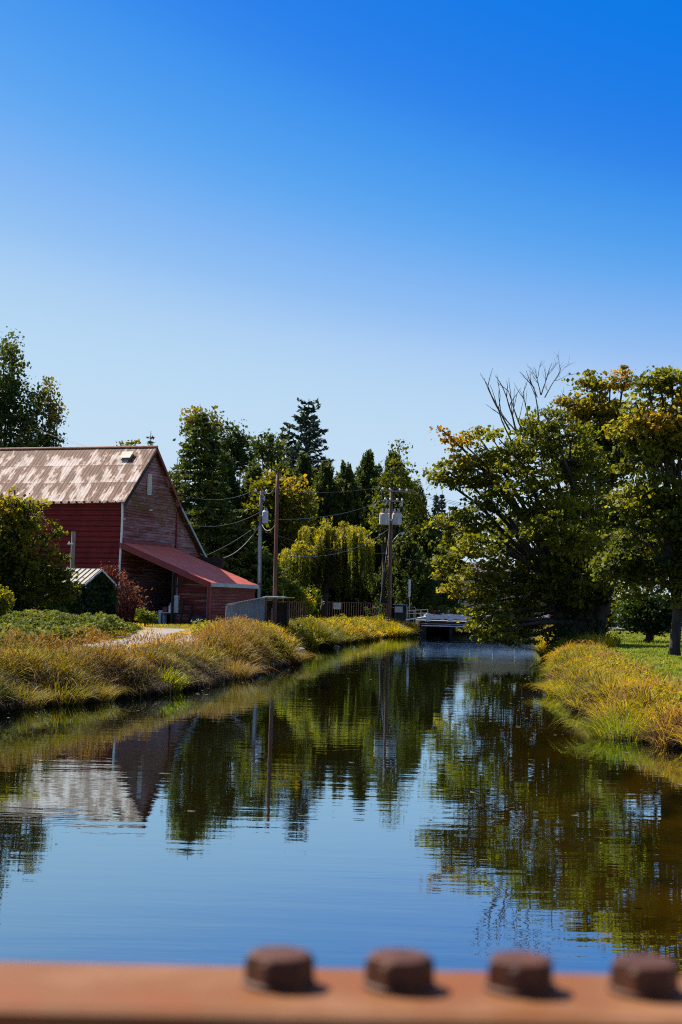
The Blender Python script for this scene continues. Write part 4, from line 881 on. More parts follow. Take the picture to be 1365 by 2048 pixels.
def car(name, label, c, L, Wd, Hh, paint, cat, rz=0):
    """simple car: side profile lofted with tumblehome, wheel arches by wheels, windows"""
    t = thing(name, label, cat, c, 'vehicles beyond the bridge'); c = np.array(c, float); cs, sn = math.cos(rz), math.sin(rz)
    def T(x, y, z): return np.array([c[0]+x*cs-y*sn, c[1]+x*sn+y*cs, c[2]+z])
    prof = [(-.5, .2), (-.5, .5), (-.46, .58), (-.3, .62), (-.2, .98), (.22, 1.0), (.36, .64), (.48, .58), (.5, .45), (.5, .2)]
    ins = [0, 0, 0, .02, .12, .12, .02, 0, 0, 0]; vs = []
    for sgn in (-1, 1):
        for (x, z), i_ in zip(prof, ins): vs.append(T(x*L, sgn*(Wd/2-i_), z*Hh))
    k = len(prof); mb = MB(); mb.add(vs, [tuple(range(k))[::-1], tuple(range(k, 2*k))]+[(i, (i+1) % k, k+(i+1) % k, k+i) for i in range(k)]); mb.build('body', M[paint], t)
    for sgn in (-1, 1):
        for xa, xb in ((-.25, -.02), (.01, .27)):
            mb = MB(); y0, y1 = sgn*(Wd/2-.0), sgn*(Wd/2-.10); mb.prism([T(xa*L, y0, .66*Hh), T(xb*L, y0, .66*Hh), T((xb*.8)*L, y1, .94*Hh), T((xa*.78)*L, y1, .94*Hh)], (0, sgn*.02, 0)); mb.build('side_window', M['glass'], t)
        for xw in (-.32, .32): mb = MB(); wheel(mb, T(xw*L, sgn*(Wd/2-.08), .33), .33, .22, (-sn, cs, 0)); wh = mb.build('wheel', M['black'], t); mb = MB(); wheel(mb, T(xw*L, sgn*(Wd/2+.035), .33), .19, .03, (-sn, cs, 0)); mb.build('rim', M['grey_metal'], wh)
        mb = MB(); mb.box(T(.5*L, sgn*Wd*.36, .48*Hh), (.05, .3, .14), rz=rz); mb.build('headlight', M['white_paint'], t); mb = MB(); mb.box(T(-.5*L, sgn*Wd*.38, .5*Hh), (.05, .22, .16), rz=rz); mb.build('taillight', M['red_sign'], t)
    return t
q = W(955, 1222, 158); car('parked_car', 'teal parked car glimpsed under the maple branches beyond the bridge', (q[0], 158, float(gz(q[0], 158))), 4.6, 1.8, 1.75, 'teal', 'car')
q = W(1242, 1222, 150); car('parked_car', 'red parked car seen beyond the right lawn between the trees', (q[0], 150, float(gz(q[0], 150))), 4.4, 1.8, 1.5, 'red_sign', 'car')
q = W(888, 1198, 160); gg = float(gz(q[0], 160)); t = thing('low_pole_lamp', 'small dark lamp post in front of the tan building', 'lamp post', (q[0], 160, gg))
mb = MB(); mb.tube([(q[0], 160, gg-.2), q], .06, 6); mb.build('post', M['dark_wood'], t); mb = MB(); mb.box(q+(0, 0, .1), (.9, .15, .12)); mb.build('head', M['dark_wood'], t)

# ------------------------------------------------------------------ trees, left and background
def gbase(px, Y): q = W(px, 1220, Y); return (q[0], Y, float(gz(q[0], Y)))
# poplars behind the barn
PT = 'poplar trees behind the barn'
leafy_tree('poplar_tree', 'tallest poplar at the left frame edge behind the barn', 'tree', gbase(-10, 130), 130,
           [(0, 790, 38, 110), (20, 760, 26, 75), (28, 830, 38, 65), (-25, 800, 35, 110), (10, 900, 55, 70), (45, 870, 30, 50), (8, 715, 10, 32), (30, 720, 14, 42), (-20, 980, 60, 90)], 560, 34, .42, .26, 'poplar', tint_n(0, .8, 2.2, 11), PT, .35, .30, .8, (0, 0, .3), (0, 0, .6), .8, 160, .25)
leafy_tree('poplar_tree', 'shorter poplar with an open spire, right of the tallest poplar', 'tree', gbase(85, 128), 128,
           [(85, 850, 34, 60), (102, 790, 14, 48), (72, 820, 16, 45), (112, 835, 16, 30), (80, 900, 42, 40), (120, 820, 8, 20), (90, 980, 45, 80)], 270, 30, .36, .25, 'poplar', tint_n(.1, .95, 1.8, 12), PT, .25, .36, .8, (0, 0, .3), (0, 0, .6), .8, 110, .25)
leafy_tree('poplar_tree', 'poplar top just showing above the barn ridge', 'tree', gbase(262, 135), 135, [(255, 895, 10, 22), (268, 900, 16, 20), (262, 950, 30, 60), (262, 1040, 35, 60)], 120, 26, .3, .24, 'poplar', tint_n(.3, 1, 1.5, 13), PT, .2, .2, .8, (0, 0, .3), (0, 0, .6), .8, 50)
b = gbase(290, 136); conifer('conifer_tree', 'thin conifer tip showing just above the barn ridge', b, W(291, 862, 136)[2]-b[2], 2.0, 40, 7, 'conifer', .1, .4, 8, .9, .1, 'conifers in the background', seed=4)
# the big layered spruce next to the barn
b = gbase(392, 116); H = W(391, 815, 116)[2]-b[2]
conifer('spruce_tree', 'tall layered spruce right of the barn with golden-green boughs', b, H, 4.7, 56, 11, 'conifer', .16, .50, 11, .72, .06, None, .2, .04, .25, 1.0, seed=2)
b = gbase(345, 122); conifer('conifer_tree', 'small conifer between the barn roof and the layered spruce', b, W(338, 915, 122)[2]-b[2], 2.6, 40, 8, 'conifer', .2, .45, 9, .8, .08, 'conifers in the background', seed=5)
# loose cottonwoods behind
CW = 'cottonwoods behind the conifers'
leafy_tree('cottonwood_tree', 'airy cottonwood just right of the layered spruce top', 'tree', gbase(420, 140), 140, [(400, 850, 28, 34), (420, 870, 30, 45), (385, 845, 18, 25), (425, 940, 30, 60), (420, 1040, 40, 70)], 210, 24, .40, .32, 'poplar', tint_n(.2, 1, 2, 14), CW, .25, .25, .8, (0, 0, .3), (0, 0, .4), .7, 120)
leafy_tree('cottonwood_tree', 'broad airy cottonwood in the middle of the background trees', 'tree', gbase(465, 142), 142, [(462, 865, 26, 26), (455, 900, 36, 40), (482, 900, 22, 40), (470, 960, 42, 60), (470, 1060, 45, 70)], 260, 24, .42, .32, 'poplar', tint_n(.2, 1, 2, 15), CW, .28, .25, .8, (0, 0, .3), (0, 0, .4), .7, 130)
leafy_tree('cottonwood_tree', 'sparse cottonwood left of the tall dark fir', 'tree', gbase(530, 146), 146, [(525, 885, 22, 22), (545, 900, 22, 30), (515, 905, 18, 24), (535, 960, 34, 60), (530, 1040, 34, 50)], 190, 22, .40, .32, 'poplar', tint_n(.1, .8, 2, 16), CW, .2, .33, .8, (0, 0, .3), (0, 0, .4), .7, 130)
# tall dark fir
b = gbase(592, 230); H = W(596, 797, 230)[2]-b[2]
conifer('fir_tree', 'tallest dark fir with a leaning ragged top above the other trees', b, H, 4.6, 46, 8, 'bluefir', -.12, .85, 6, .42, .12, None, .35, .22, .1, .9, lean=1.2, seed=9, aspect=.45)
b = gbase(560, 235); conifer('fir_tree', 'shorter dark fir against the left side of the tallest fir', b, W(562, 862, 235)[2]-b[2], 4.5, 36, 8, 'bluefir', -.1, .9, 5, .5, .12, None, .3, .2, .1, .9, seed=10, aspect=.45)
# cedar row
CR = 'dark cedars in a row behind the willow'
cedars = [(415, 985, 128, 50, 'dense cedar behind the lower boughs of the layered spruce'), (868, 1085, 150, 40, 'low dark cedar beside the distant blue firs'), (440, 905, 132, 48, 'dense cedar behind the layered spruce, left'), (500, 925, 134, 46, 'dense cedar behind the turning maple, left'), (560, 930, 136, 50, 'dense cedar behind the turning maple, right'), (600, 905, 150, 38, 'narrow cedar under the tall dark fir'),
          (645, 922, 140, 42, 'cedar with twin tips behind the willow, leftmost'), (685, 926, 142, 42, 'cedar behind the willow crown, second from left'), (728, 900, 145, 46, 'pointed cedar directly left of the brown utility pole'),
          (782, 896, 150, 56, 'broad tall cedar behind the transformer bank'), (758, 980, 138, 46, 'low cedar filling the gap behind the brown utility pole'), (825, 965, 142, 44, 'sloping cedar right of the transformer bank'), (858, 1060, 140, 34, 'low dark cedar above the left end of the bridge'), (810, 1080, 134, 50, 'wide dark cedar base behind the narrow sign'), (705, 1030, 150, 50, 'dark cedar filling the space behind the willow'),
          (622, 932, 168, 62, 'broad dark conifer farther back, behind the turning maple'), (668, 944, 166, 60, 'broad dark conifer farther back, between the twin-tipped and second cedars'), (708, 934, 170, 60, 'broad dark conifer farther back, left of the pointed cedar'), (750, 926, 168, 58, 'broad dark conifer farther back, between the pointed and tall cedars'), (805, 940, 165, 62, 'broad dark conifer farther back, right of the tall cedar'), (842, 1010, 160, 46, 'broad dark conifer farther back, above the left bridge end')]
for i, (cx, ty, Yc, hw, lab) in enumerate(cedars):
    if Yc >= 160:
        b = gbase(cx, Yc); conifer('conifer_tree', lab, b, W(cx, ty, Yc)[2]-b[2], hw*Yc/F*1.15, 40, 10, 'cedar', .22, .62, 7, .75, .05, CR, .3, tlo=0, thi=.7, seed=60+i, aspect=.36); continue
    t = thing('cedar_tree', lab, 'conifer tree', gbase(cx, Yc), CR); b = np.array(gbase(cx, Yc)); H = W(cx, ty, Yc)[2]-b[2]; Rr = hw*Yc/F*1.36
    npl = int(400*(H/13)*(Rr/2)**.9); f = rng.random(npl)**1.1*.97; az = rng.uniform(0, 2*PI, npl)
    prof_ = np.minimum(1, (1-f)**.95*1.45)*(1+.16*np.sin(f*17+i)+.12*np.sin(f*31+az*2)); rr = Rr*prof_*(.45+.62*rng.random(npl)**.55)*(1+.15*rng.normal(size=npl)); H_ = H*.94
    PC = np.stack([b[0]+np.cos(az)*rr, b[1]+np.sin(az)*rr, b[2]+.1+H_*f], 1); nl_ = 44; ids = np.repeat(np.arange(npl), nl_); v = rng.random(npl*nl_); pl = (.55+.6*rng.random(npl))[ids]*(.7+.5*f[ids])
    outv = np.stack([np.cos(az), np.sin(az), np.zeros(npl)], 1)[ids]; wv_ = (.26*(1-v)**.7+.03)[:, None]
    P = PC[ids]+outv*(v*.28)[:, None]+np.array([0, 0, 1.0])*(v*pl*1.25)[:, None]+rng.normal(size=(len(v), 3))*np.array([1, 1, .3])*wv_*.75
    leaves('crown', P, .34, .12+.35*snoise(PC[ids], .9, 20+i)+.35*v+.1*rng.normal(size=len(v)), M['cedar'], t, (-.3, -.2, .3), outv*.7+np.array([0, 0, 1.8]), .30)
    mb = MB(); mb.tube([b-(0, 0, .3), b+(0, 0, H*.93)], [.28, .03], 8); mb.build('trunk', M['bark'], t, smooth=True)
# deciduous branches mixed among the right cedars
leafy_tree('maple_tree', 'yellow-green maple sprays beside the brown utility pole top', 'tree', gbase(765, 132), 132, [(765, 985, 22, 40), (790, 940, 28, 35), (800, 905, 18, 20), (770, 1040, 26, 40), (820, 985, 24, 40), (835, 1040, 20, 35)], 110, 30, .34, .24, 'maple', tint_n(-.1, .55, 1.6, 17), None, .2, .3, .6, (0, 0, .6), (0, 0, 0), .8, 80, .4)
# distant blue firs
DF = 'distant blue firs seen past the big maple'
for i, (x, y, Y, r, lab) in enumerate([(868, 985, 330, 4.4, 'taller distant blue fir, left one of the close pair'), (880, 980, 340, 4.0, 'distant blue fir, right one of the close pair'), (850, 1050, 320, 4.6, 'low distant fir left of the close pair'), (893, 1060, 330, 5, 'low distant fir right of the close pair'), (905, 1045, 350, 5, 'far distant fir partly behind the big maple edge')]):
    b = gbase(x, Y); conifer('fir_tree', lab, b, W(x, y, Y)[2]-b[2], r, 44, 8, 'bluefir', .1, 1.0, 4.5, .8, .05, DF, .2, seed=30+i, aspect=.42, tlo=.3, thi=1)
# orange turning maple
def f_turn(P, C): z = (P[:, 2]-P[:, 2].min())/np.ptp(P[:, 2]); return .0+.6*z**1.4+.5*(snoise(C, 1.6, 18)-.45)
leafy_tree('maple_tree', 'maple with orange-yellow crown behind the rusty pole', 'tree', gbase(560, 130), 130, [(565, 975, 44, 32), (530, 995, 36, 30), (600, 1005, 30, 32), (545, 1045, 52, 42), (600, 1070, 38, 40), (515, 1075, 36, 42), (555, 1130, 60, 50), (500, 1150, 40, 40), (610, 1150, 40, 40)], 420, 40, .42, .27, 'maple_gold', f_turn, None, .3, .1, .55, (0, 0, .8), (0, 0, 0), .85, 90, .35)
# low fir boughs behind the annex
b = gbase(470, 116); conifer('spruce_tree', 'low spruce with sweeping boughs behind the red annex roof', b, W(478, 1085, 116)[2]-b[2]+1.2, 3.9, 26, 12, 'conifer', .05, .5, 11, .55, .05, None, .25, .12, .35, 1.0, seed=21)
b = gbase(535, 115); conifer('spruce_tree', 'small bright spruce between the annex and the rusty pole', b, W(540, 1130, 115)[2]-b[2]+.5, 2.4, 22, 11, 'conifer', .02, .45, 11, .5, .05, None, .3, .14, .4, 1.05, seed=22)
# willow
wc = W(650, 1100, 124); wb = gbase(648, 124); t = thing('weeping_willow', 'weeping willow with a golden-green dome of hanging strands', 'tree', wb)
C = []; TD = []; T = []; mbw = MB(); base = np.array(wb); s_ = 124/F
apex = [(655, 1046), (690, 1040), (712, 1052), (628, 1058), (600, 1078), (578, 1100), (668, 1060), (640, 1072), (722, 1075), (590, 1120), (615, 1095), (700, 1065)]
for bi in range(44):
    ax_, ay_ = apex[bi % len(apex)]; dy_ = rng.uniform(-3.6, 3.2)*(1 if bi % 3 else .4)
    tip = W(ax_+rng.normal()*7, ay_+rng.normal()*5+abs(dy_)*5, 124+dy_); hub = base+np.array([rng.normal()*.3, rng.normal()*.3, 2.6+rng.random()])
    outd = tip-hub; outd[2] = 0; od = norm(outd+rng.normal(size=3)*np.array([1, 1, 0])*.8)
    # limb rises to the crown top, then arches over and falls
    p_up = bez(hub, tip, (-outd[0]*.2, -outd[1]*.2, .8), 7); over = tip+od*rng.uniform(.5, 1.1)-np.array([0, 0, rng.uniform(.2, .6)])
    mbw.tube(p_up, np.linspace(.10, .035, 7), 5); mbw.tube(bez(tip, over, (0, 0, .25), 4), np.linspace(.035, .012, 4), 4, cap=False)
    path = np.concatenate([p_up[3:], bez(tip, over, (0, 0, .25), 6)[1:]])
    nst = rng.integers(13, 22)
    for k in range(nst):
        q = path[rng.integers(1, len(path))]+rng.normal(size=3)*np.array([.22, .22, .06]); ln = rng.uniform(.35, 1)*rng.uniform(2.2, 5.6)
        ln = min(ln, q[2]-base[2]-rng.uniform(.6, 1.8)); m_ = int(max(ln, .6)*15)
        if ln < .4: continue
        u = np.linspace(0, 1, m_)[:, None]; dd0 = norm(od+rng.normal(size=3)*.5)
        pth = q+dd0*np.array([1, 1, 0])*.30*np.sqrt(u)+np.array([0, 0, 1.0])*(.12*np.sin(np.minimum(u*5, 1)*PI)-ln*u**1.15)
        for rep in range(2):
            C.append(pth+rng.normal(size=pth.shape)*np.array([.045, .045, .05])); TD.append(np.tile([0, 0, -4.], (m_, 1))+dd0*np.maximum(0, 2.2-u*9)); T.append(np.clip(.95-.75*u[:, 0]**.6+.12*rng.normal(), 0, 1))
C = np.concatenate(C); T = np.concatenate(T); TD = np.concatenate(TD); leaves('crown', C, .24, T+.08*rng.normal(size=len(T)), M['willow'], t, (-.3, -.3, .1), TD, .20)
mbw.tube([base-(0, 0, .4), base+(0, 0, 1.2), base+(.1, 0, 2.6)], [.5, .36, .3], 10); mbw.build('trunk', M['bark'], t, smooth=True)

def bush(name, label, px, Y, ncl, nleaf, sig, size, mat, tf, group=None, nb=(0, 0, .8), gap=0, r0=.08, cat='shrub', tb=(0, 0, 0), aspect=.8, twigs=30):
    cx = np.mean([q[0] for q in px]); b = gbase(cx, Y)
    return leafy_tree(name, label, cat, b, Y, px, ncl, nleaf, sig, size, mat, tf, group, r0, gap, .7, nb, tb, aspect, twigs, .12, .3, rt=.02)
HB = 'shrubs along the road'
bush('shrub', 'yellow-green bush right of the rusty pole', [(590, 1190, 26, 20), (575, 1200, 25, 26), (605, 1210, 22, 26)], 112, 90, 50, .26, .2, 'shrub', tint_n(.25, 1.0, .8, 19), HB)
bush('shrub', 'rounded olive bush left of the road opening', [(618, 1210, 18, 28), (612, 1195, 24, 18)], 116, 60, 45, .26, .2, 'shrub', tint_n(.1, .75, .8, 20), HB)
bush('shrub', 'long low hedge behind the wide gate', [(650, 1192, 26, 12), (680, 1190, 26, 12), (660, 1210, 30, 18), (640, 1205, 20, 24)], 140, 90, 45, .28, .22, 'shrub', tint_n(.05, .7, .8, 21), HB)
bush('shrub', 'green and gold bush behind the guy wire', [(745, 1180, 26, 22), (730, 1205, 30, 26), (765, 1205, 26, 28)], 136, 110, 45, .3, .22, 'shrub', tint_n(.0, .9, 1.0, 22), HB)
bush('shrub', 'dark bush behind the grey cabinet', [(820, 1190, 30, 40), (850, 1190, 26, 40), (795, 1190, 26, 40)], 136, 150, 40, .34, .24, 'maple', tint_n(0, .4, 1.0, 23), HB)
bush('shrub', 'gold weedy bush in front of the tan building', [(935, 1225, 30, 10), (900, 1228, 25, 8)], 134, 50, 40, .2, .18, 'shrub', tint_n(.4, 1.0, .8, 24), HB)
# red shrub at barn corner
bush('red_shrub', 'dusky red-leaved shrub in front of the barn corner', [(250, 1200, 30, 38), (225, 1170, 22, 32), (265, 1215, 22, 25), (240, 1225, 30, 18), (215, 1150, 12, 16)], 90, 190, 34, .26, .14, 'redleaf', tint_n(.1, 1, .7, 25), None, (0, 0, .3), .25, .08, tb=(0, 0, 1.2), aspect=.6, twigs=90)
bush('shrub', 'low green weeds at the mouth of the barn bay', [(297, 1235, 12, 9), (285, 1228, 10, 10)], 84, 26, 40, .15, .12, 'shrub', tint_n(.2, .7, .6, 26), 'shrubs near the barn')
# maple on the left
def f_left(P, C): z = (P[:, 2]-P[:, 2].min())/np.ptp(P[:, 2]); return .08+.6*np.clip(z-.45, 0, 1)*1.5+.55*(snoise(C, 1.0, 27)-.5)
leafy_tree('maple_tree', 'bushy maple with orange-tinged top at the left frame edge before the barn', 'tree', (float(W(30, 1200, 68)[0]), 68, float(gz(W(30, 1200, 68)[0], 68))), 68,
           [(15, 1015, 35, 34), (50, 1035, 40, 36), (-10, 1060, 50, 50), (75, 1075, 36, 34), (30, 1100, 62, 44), (92, 1140, 34, 44), (40, 1160, 70, 46), (110, 1190, 30, 40), (20, 1205, 70, 36), (70, 1210, 60, 30), (-30, 1150, 60, 80), (108, 1060, 16, 14), (118, 1110, 16, 14), (128, 1150, 14, 20), (62, 1000, 16, 16), (30, 985, 14, 14), (138, 1185, 14, 14)], 560, 42, .25, .16, 'maple_gold', f_left, None, .2, .34, .55, (0, -.1, .9), (0, 0, 0), .85, 90, .25)
bush('shrub', 'pale leafy bush at the lower left frame edge', [(5, 1200, 16, 22), (-12, 1210, 18, 30)], 60, 40, 40, .16, .14, 'shrub', tint_n(.3, .9, .5, 28), 'shrubs near the barn')

# ------------------------------------------------------------------ big trees on the right
YM = 72; mb_ = W(1160, 1262, YM); mbase = np.array([mb_[0], YM, float(gz(mb_[0], YM))])
lob = [(935, 905, 46, 34), (905, 948, 38, 26), (960, 945, 50, 38), (1015, 905, 60, 50), (1085, 868, 62, 52), (1140, 900, 60, 60), (1150, 960, 70, 70, 2), (1040, 985, 80, 58, -1), (935, 1045, 50, 44), (915, 1110, 42, 48), (960, 1090, 56, 50, -2), (1040, 1080, 72, 60, 2), (900, 1165, 30, 34),
       (950, 1165, 56, 34, -2), (1010, 1175, 62, 40), (985, 1235, 48, 30, -2), (1040, 1240, 44, 32), (1075, 1165, 60, 50, -1), (1110, 1060, 70, 70, -2), (1165, 1060, 70, 80), (1160, 1150, 62, 60, -1), (1060, 1255, 24, 20), (965, 1258, 34, 20, -3), (1010, 1268, 34, 18, -3), (1050, 1274, 22, 14, -2), (885, 862, 16, 7), (950, 868, 22, 16), (878, 955, 20, 10), (888, 1045, 18, 14), (884, 1160, 14, 14)]
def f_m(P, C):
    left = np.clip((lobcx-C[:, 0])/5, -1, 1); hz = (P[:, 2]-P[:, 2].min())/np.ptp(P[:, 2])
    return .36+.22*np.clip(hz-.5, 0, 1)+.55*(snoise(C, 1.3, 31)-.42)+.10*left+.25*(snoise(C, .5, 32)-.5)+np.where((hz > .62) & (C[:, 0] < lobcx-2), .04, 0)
lobcx = W(1040, 1000, YM)[0]
t = thing('maple_tree', 'big spreading maple with dead top branches leaning over the canal', 'tree', mbase)
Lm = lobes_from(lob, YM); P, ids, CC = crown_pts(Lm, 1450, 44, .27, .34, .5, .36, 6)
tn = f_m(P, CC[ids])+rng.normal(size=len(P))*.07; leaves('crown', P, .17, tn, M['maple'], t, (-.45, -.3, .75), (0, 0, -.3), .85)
mb = MB()
mb.tube([mbase+(-.0, 0, -.4), mbase+(0, 0, .6), mbase+(.1, 0, 2.2), mbase+(.2, .1, 4)], [1.1, .85, .75, .5], 12)
mb.tube([mbase+(-.5, -.2, -.3), mbase+(-.95, -.3, 1.2), mbase+(-1.6, -.4, 2.8), mbase+(-2.6, -.6, 4.6), mbase+(-3.8, -.6, 6.4)], [.36, .28, .24, .18, .1], 9)
mb.tube([mbase+(.5, -.2, -.3), mbase+(1.0, -.3, 1.6), mbase+(1.4, -.2, 3.2), mbase+(1.7, .0, 5.6)], [.45, .4, .34, .2], 9)
ends = limbs(mb, mbase+(0, 0, .2), Lm, CC, .42, 420, .035, .22, .5)
# long near-horizontal boughs reaching left
for (x, y, bx, by, r_) in [(1120, 1180, 900, 1150, .13), (1110, 1200, 930, 1215, .10), (1130, 1130, 905, 1060, .13), (1120, 1210, 985, 1250, .08), (1140, 1080, 930, 930, .12), (1150, 1060, 1000, 880, .11), (1170, 1040, 1090, 830, .12)]:
    a = W(x, y, YM-.3); b = W(bx, by, YM-1); mb.tube(bez(a, b, (0, -.4, .45), 9)+rng.normal(size=(9, 3))*.04, np.linspace(r_, .03, 9), 6)
mb.build('trunk', M['bark'], t, smooth=True)
# ivy wrapping the trunk
Li = lobes_from([(1165, 1235, 44, 40), (1150, 1190, 48, 40), (1185, 1195, 40, 46), (1200, 1150, 40, 40), (1160, 1265, 44, 22), (1125, 1275, 24, 22, -1.5), (1175, 1262, 40, 20)], YM)
P, ids, CC = crown_pts(Li, 260, 44, .22, .8, .3); leaves('ivy', P, .14, .15+.5*(snoise(CC[ids], .6, 33)), M['ivy'], t, (-.2, -.5, .6), (0, 0, -.6), .8)
# dead top branches
dm = MB(); keep_rng, rng = rng, np.random.default_rng(5); random.seed(21)
def dead(a, d, ln, r, lvl):
    a = np.array(a, float); d = norm(np.array(d, float)); n_ = 5; pts = [a]
    for i in range(n_): d = norm(d+rng.normal(size=3)*.09+np.array([0, 0, .04])); pts.append(pts[-1]+d*ln/n_)
    dm.tube(pts, np.linspace(r, r*.35, n_+1), 5, cap=False)
    if lvl > 0:
        for k in range(random.choice((3, 4, 5)) if lvl > 1 else random.choice((3, 4, 5))):
            i = random.randint(1, n_); side = norm(np.cross(d, rng.normal(size=3))); dead(pts[i], norm(d*.9+side*random.uniform(.35, .8)), ln*random.uniform(.35, .62), r*.5, lvl-1)
def dpx(x0, y0, x1, y1, r, lvl, dy=0, dy1=0):
    a = W(x0, y0, YM+dy); b = W(x1, y1, YM+dy+dy1); dead(a, b-a, np.linalg.norm(b-a), r, lvl)
dpx(1035, 905, 985, 800, .055, 1, -.5); dpx(1035, 870, 1010, 775, .06, 1); dpx(1045, 860, 1025, 780, .05, 1, .5); dpx(1020, 860, 970, 775, .05, 1, .2); dpx(1060, 850, 1052, 785, .04, 1)
dpx(1078, 850, 1083, 775, .055, 1); dpx(1083, 790, 1107, 728, .032, 2); dpx(1082, 790, 1070, 735, .032, 2); dpx(1090, 795, 1122, 735, .032, 2); dpx(1075, 795, 1055, 740, .028, 2); dpx(1000, 900, 975, 862, .035, 1)
dpx(1125, 850, 1118, 790, .04, 2); dpx(1030, 860, 990, 820, .04, 1)
dm.build('dead_branches', M['twig'], t); rng = keep_rng

leafy_tree('maple_tree', 'orange-tinged maple standing behind the big spreading maple, upper right', 'tree', gbase(1200, 84), 84, [(1190, 790, 46, 34), (1160, 810, 34, 30), (1220, 800, 40, 44), (1253, 750, 9, 16), (1200, 850, 60, 44), (1185, 760, 14, 16), (1210, 920, 56, 56), (1220, 1000, 60, 60), (1215, 1080, 60, 60), (1235, 870, 40, 50)],
           720, 42, .30, .2, 'maple_gold', lambda P, C: .26+.6*(snoise(C, 1.6, 35)-.5)+.16*np.clip((P[:, 2]-10)/5, -1, 1), 'maples on the right bank', .35, .34, .36, (-.45, -.3, .75), (0, 0, -.2), .85, 260, .4)
YT = 56; tb_ = W(1350, 1300, YT); tbase = (float(tb_[0]), YT, float(gz(tb_[0], YT)))
leafy_tree('maple_tree', 'rightmost maple with a slim ivy-clad trunk on the lawn', 'tree', tbase, YT, [(1298, 785, 30, 32), (1345, 768, 30, 28), (1272, 812, 20, 24), (1366, 748, 14, 14), (1318, 757, 10, 12), (1385, 790, 30, 40), (1275, 862, 40, 40), (1330, 850, 60, 50), (1390, 850, 60, 90), (1290, 930, 52, 44), (1350, 960, 70, 60), (1280, 1000, 46, 36), (1320, 1050, 60, 50), (1390, 1060, 60, 80), (1270, 1080, 46, 32), (1240, 1125, 44, 26), (1290, 1140, 50, 34), (1215, 1150, 26, 18), (1340, 1150, 50, 40), (1400, 1160, 60, 50), (1300, 1195, 36, 16), (1345, 1200, 34, 18), (1285, 1180, 40, 24), (1320, 1215, 26, 16)],
           1300, 44, .23, .15, 'maple', lambda P, C: .42+.7*(snoise(C, 1.2, 36)-.45)+.2*np.clip((P[:, 2]-8)/5, -1, 1), 'maples on the right bank', .20, .42, .36, (-.45, -.3, .75), (0, 0, -.2), .85, 420, .5)
bush('small_tree', 'low dark rounded tree on the far lawn left of the slim trunk', [(1300, 1212, 42, 30), (1268, 1226, 28, 26), (1325, 1228, 36, 30), (1290, 1240, 36, 20), (1320, 1248, 30, 14)], 78, 330, 44, .26, .15, 'ivy', tint_n(.2, .9, .8, 37), None, cat='tree', r0=.25)
q = gbase(1292, 76); 
RBH = 'bushes at the back of the right lawn'
for i, (pl, Y, lab) in enumerate([([(1225, 1228, 30, 18), (1205, 1238, 22, 12)], 128, 'bright green bush at the back of the lawn next to the big trunk'), ([(1258, 1222, 30, 20), (1275, 1235, 25, 14)], 132, 'olive bush beside the bright green bush at the back of the lawn'), ([(1330, 1215, 40, 24), (1380, 1215, 40, 30)], 130, 'dark bush behind the slim ivy-clad trunk'), ([(1215, 1195, 22, 20)], 150, 'far dark bush below the white building')]):
    bush('shrub', lab, pl, Y, 110, 44, .3, .2, 'shrub', tint_n(.1, .7, .9, 40+i), RBH)
for i, (x, y, r, Y, lab) in enumerate([(1130, 1130, 60, 190, 'far round tree behind the big maple'), (1300, 1060, 90, 200, 'far broad tree behind the rightmost maple'), (1240, 1100, 70, 210, 'far tree between the right-bank maples')]):
    leafy_tree('background_tree', lab, 'tree', gbase(x, Y), Y, [(x, y, r, 55), (x+20, y+50, r, 40), (x-20, y+60, r*.8, 40)], 160, 34, .8, .55, 'maple', tint_n(0, .6, 3, 50+i), 'far trees behind the right bank', .4, .2)

# ------------------------------------------------------------------ grasses
dr = np.array(DR)[:, :2]
def ddist(x, y):
    best = np.full(len(x), 1e9)
    for i in range(len(dr)-1):
        a, b = dr[i], dr[i+1]; ab = b-a; t_ = np.clip(((x-a[0])*ab[0]+(y-a[1])*ab[1])/(ab@ab), 0, 1); best = np.minimum(best, np.hypot(x-a[0]-t_*ab[0], y-a[1]-t_*ab[1]))
    return best
def blades(name, X, Yv, h, wdt, lean, tint, mat, zoff=0, kind='stuff', parent=None, label=None, cat=None, zbase=None):
    N = len(X); z = gz(X, Yv) if zbase is None else zbase; z = np.maximum(z, -.05)+zoff; B0 = np.stack([X, Yv, z], 1)
    L_ = np.asarray(lean); az = rng.uniform(0, 2*PI, N); side = np.stack([np.cos(az), np.sin(az), np.zeros(N)], 1)*(wdt/2)[:, None] if not np.isscalar(wdt) else np.stack([np.cos(az), np.sin(az), np.zeros(N)], 1)*wdt/2
    up = np.array([0, 0, 1.0]); H = h[:, None]; hl = np.linalg.norm(L_, axis=1)[:, None]
    m1 = B0+up*H*.45+L_*H*.22; m2 = B0+up*H*(.82-.12*np.clip(hl, 0, 1.5))+L_*H*.6; tip = B0+up*H*(1-.33*np.clip(hl, 0, 3.2)**1.3)+L_*H*np.minimum(1.05, 1.6/(hl+.01))
    V = np.stack([B0-side, B0+side, m1-side*.9, m1+side*.9, m2-side*.6, m2+side*.6, tip], 1).reshape(-1, 3); k = np.arange(N)[:, None]*7
    Q = np.concatenate([k+np.array([0, 1, 3, 2]), k+np.array([2, 3, 5, 4])]); T = k+np.array([4, 5, 6])
    tipa = np.tile([0, 0, .45, .45, .8, .8, 1.0], N); ta = np.repeat(tint, 7)
    o = npmesh(name, V, Q, T, mat, parent, {'tint': ('POINT', np.clip(ta, 0, 1)), 'tip': ('POINT', tipa)})
    if kind: tagp(o, label, cat, kind=kind)
    elif label: tagp(o, label, cat)
    return o
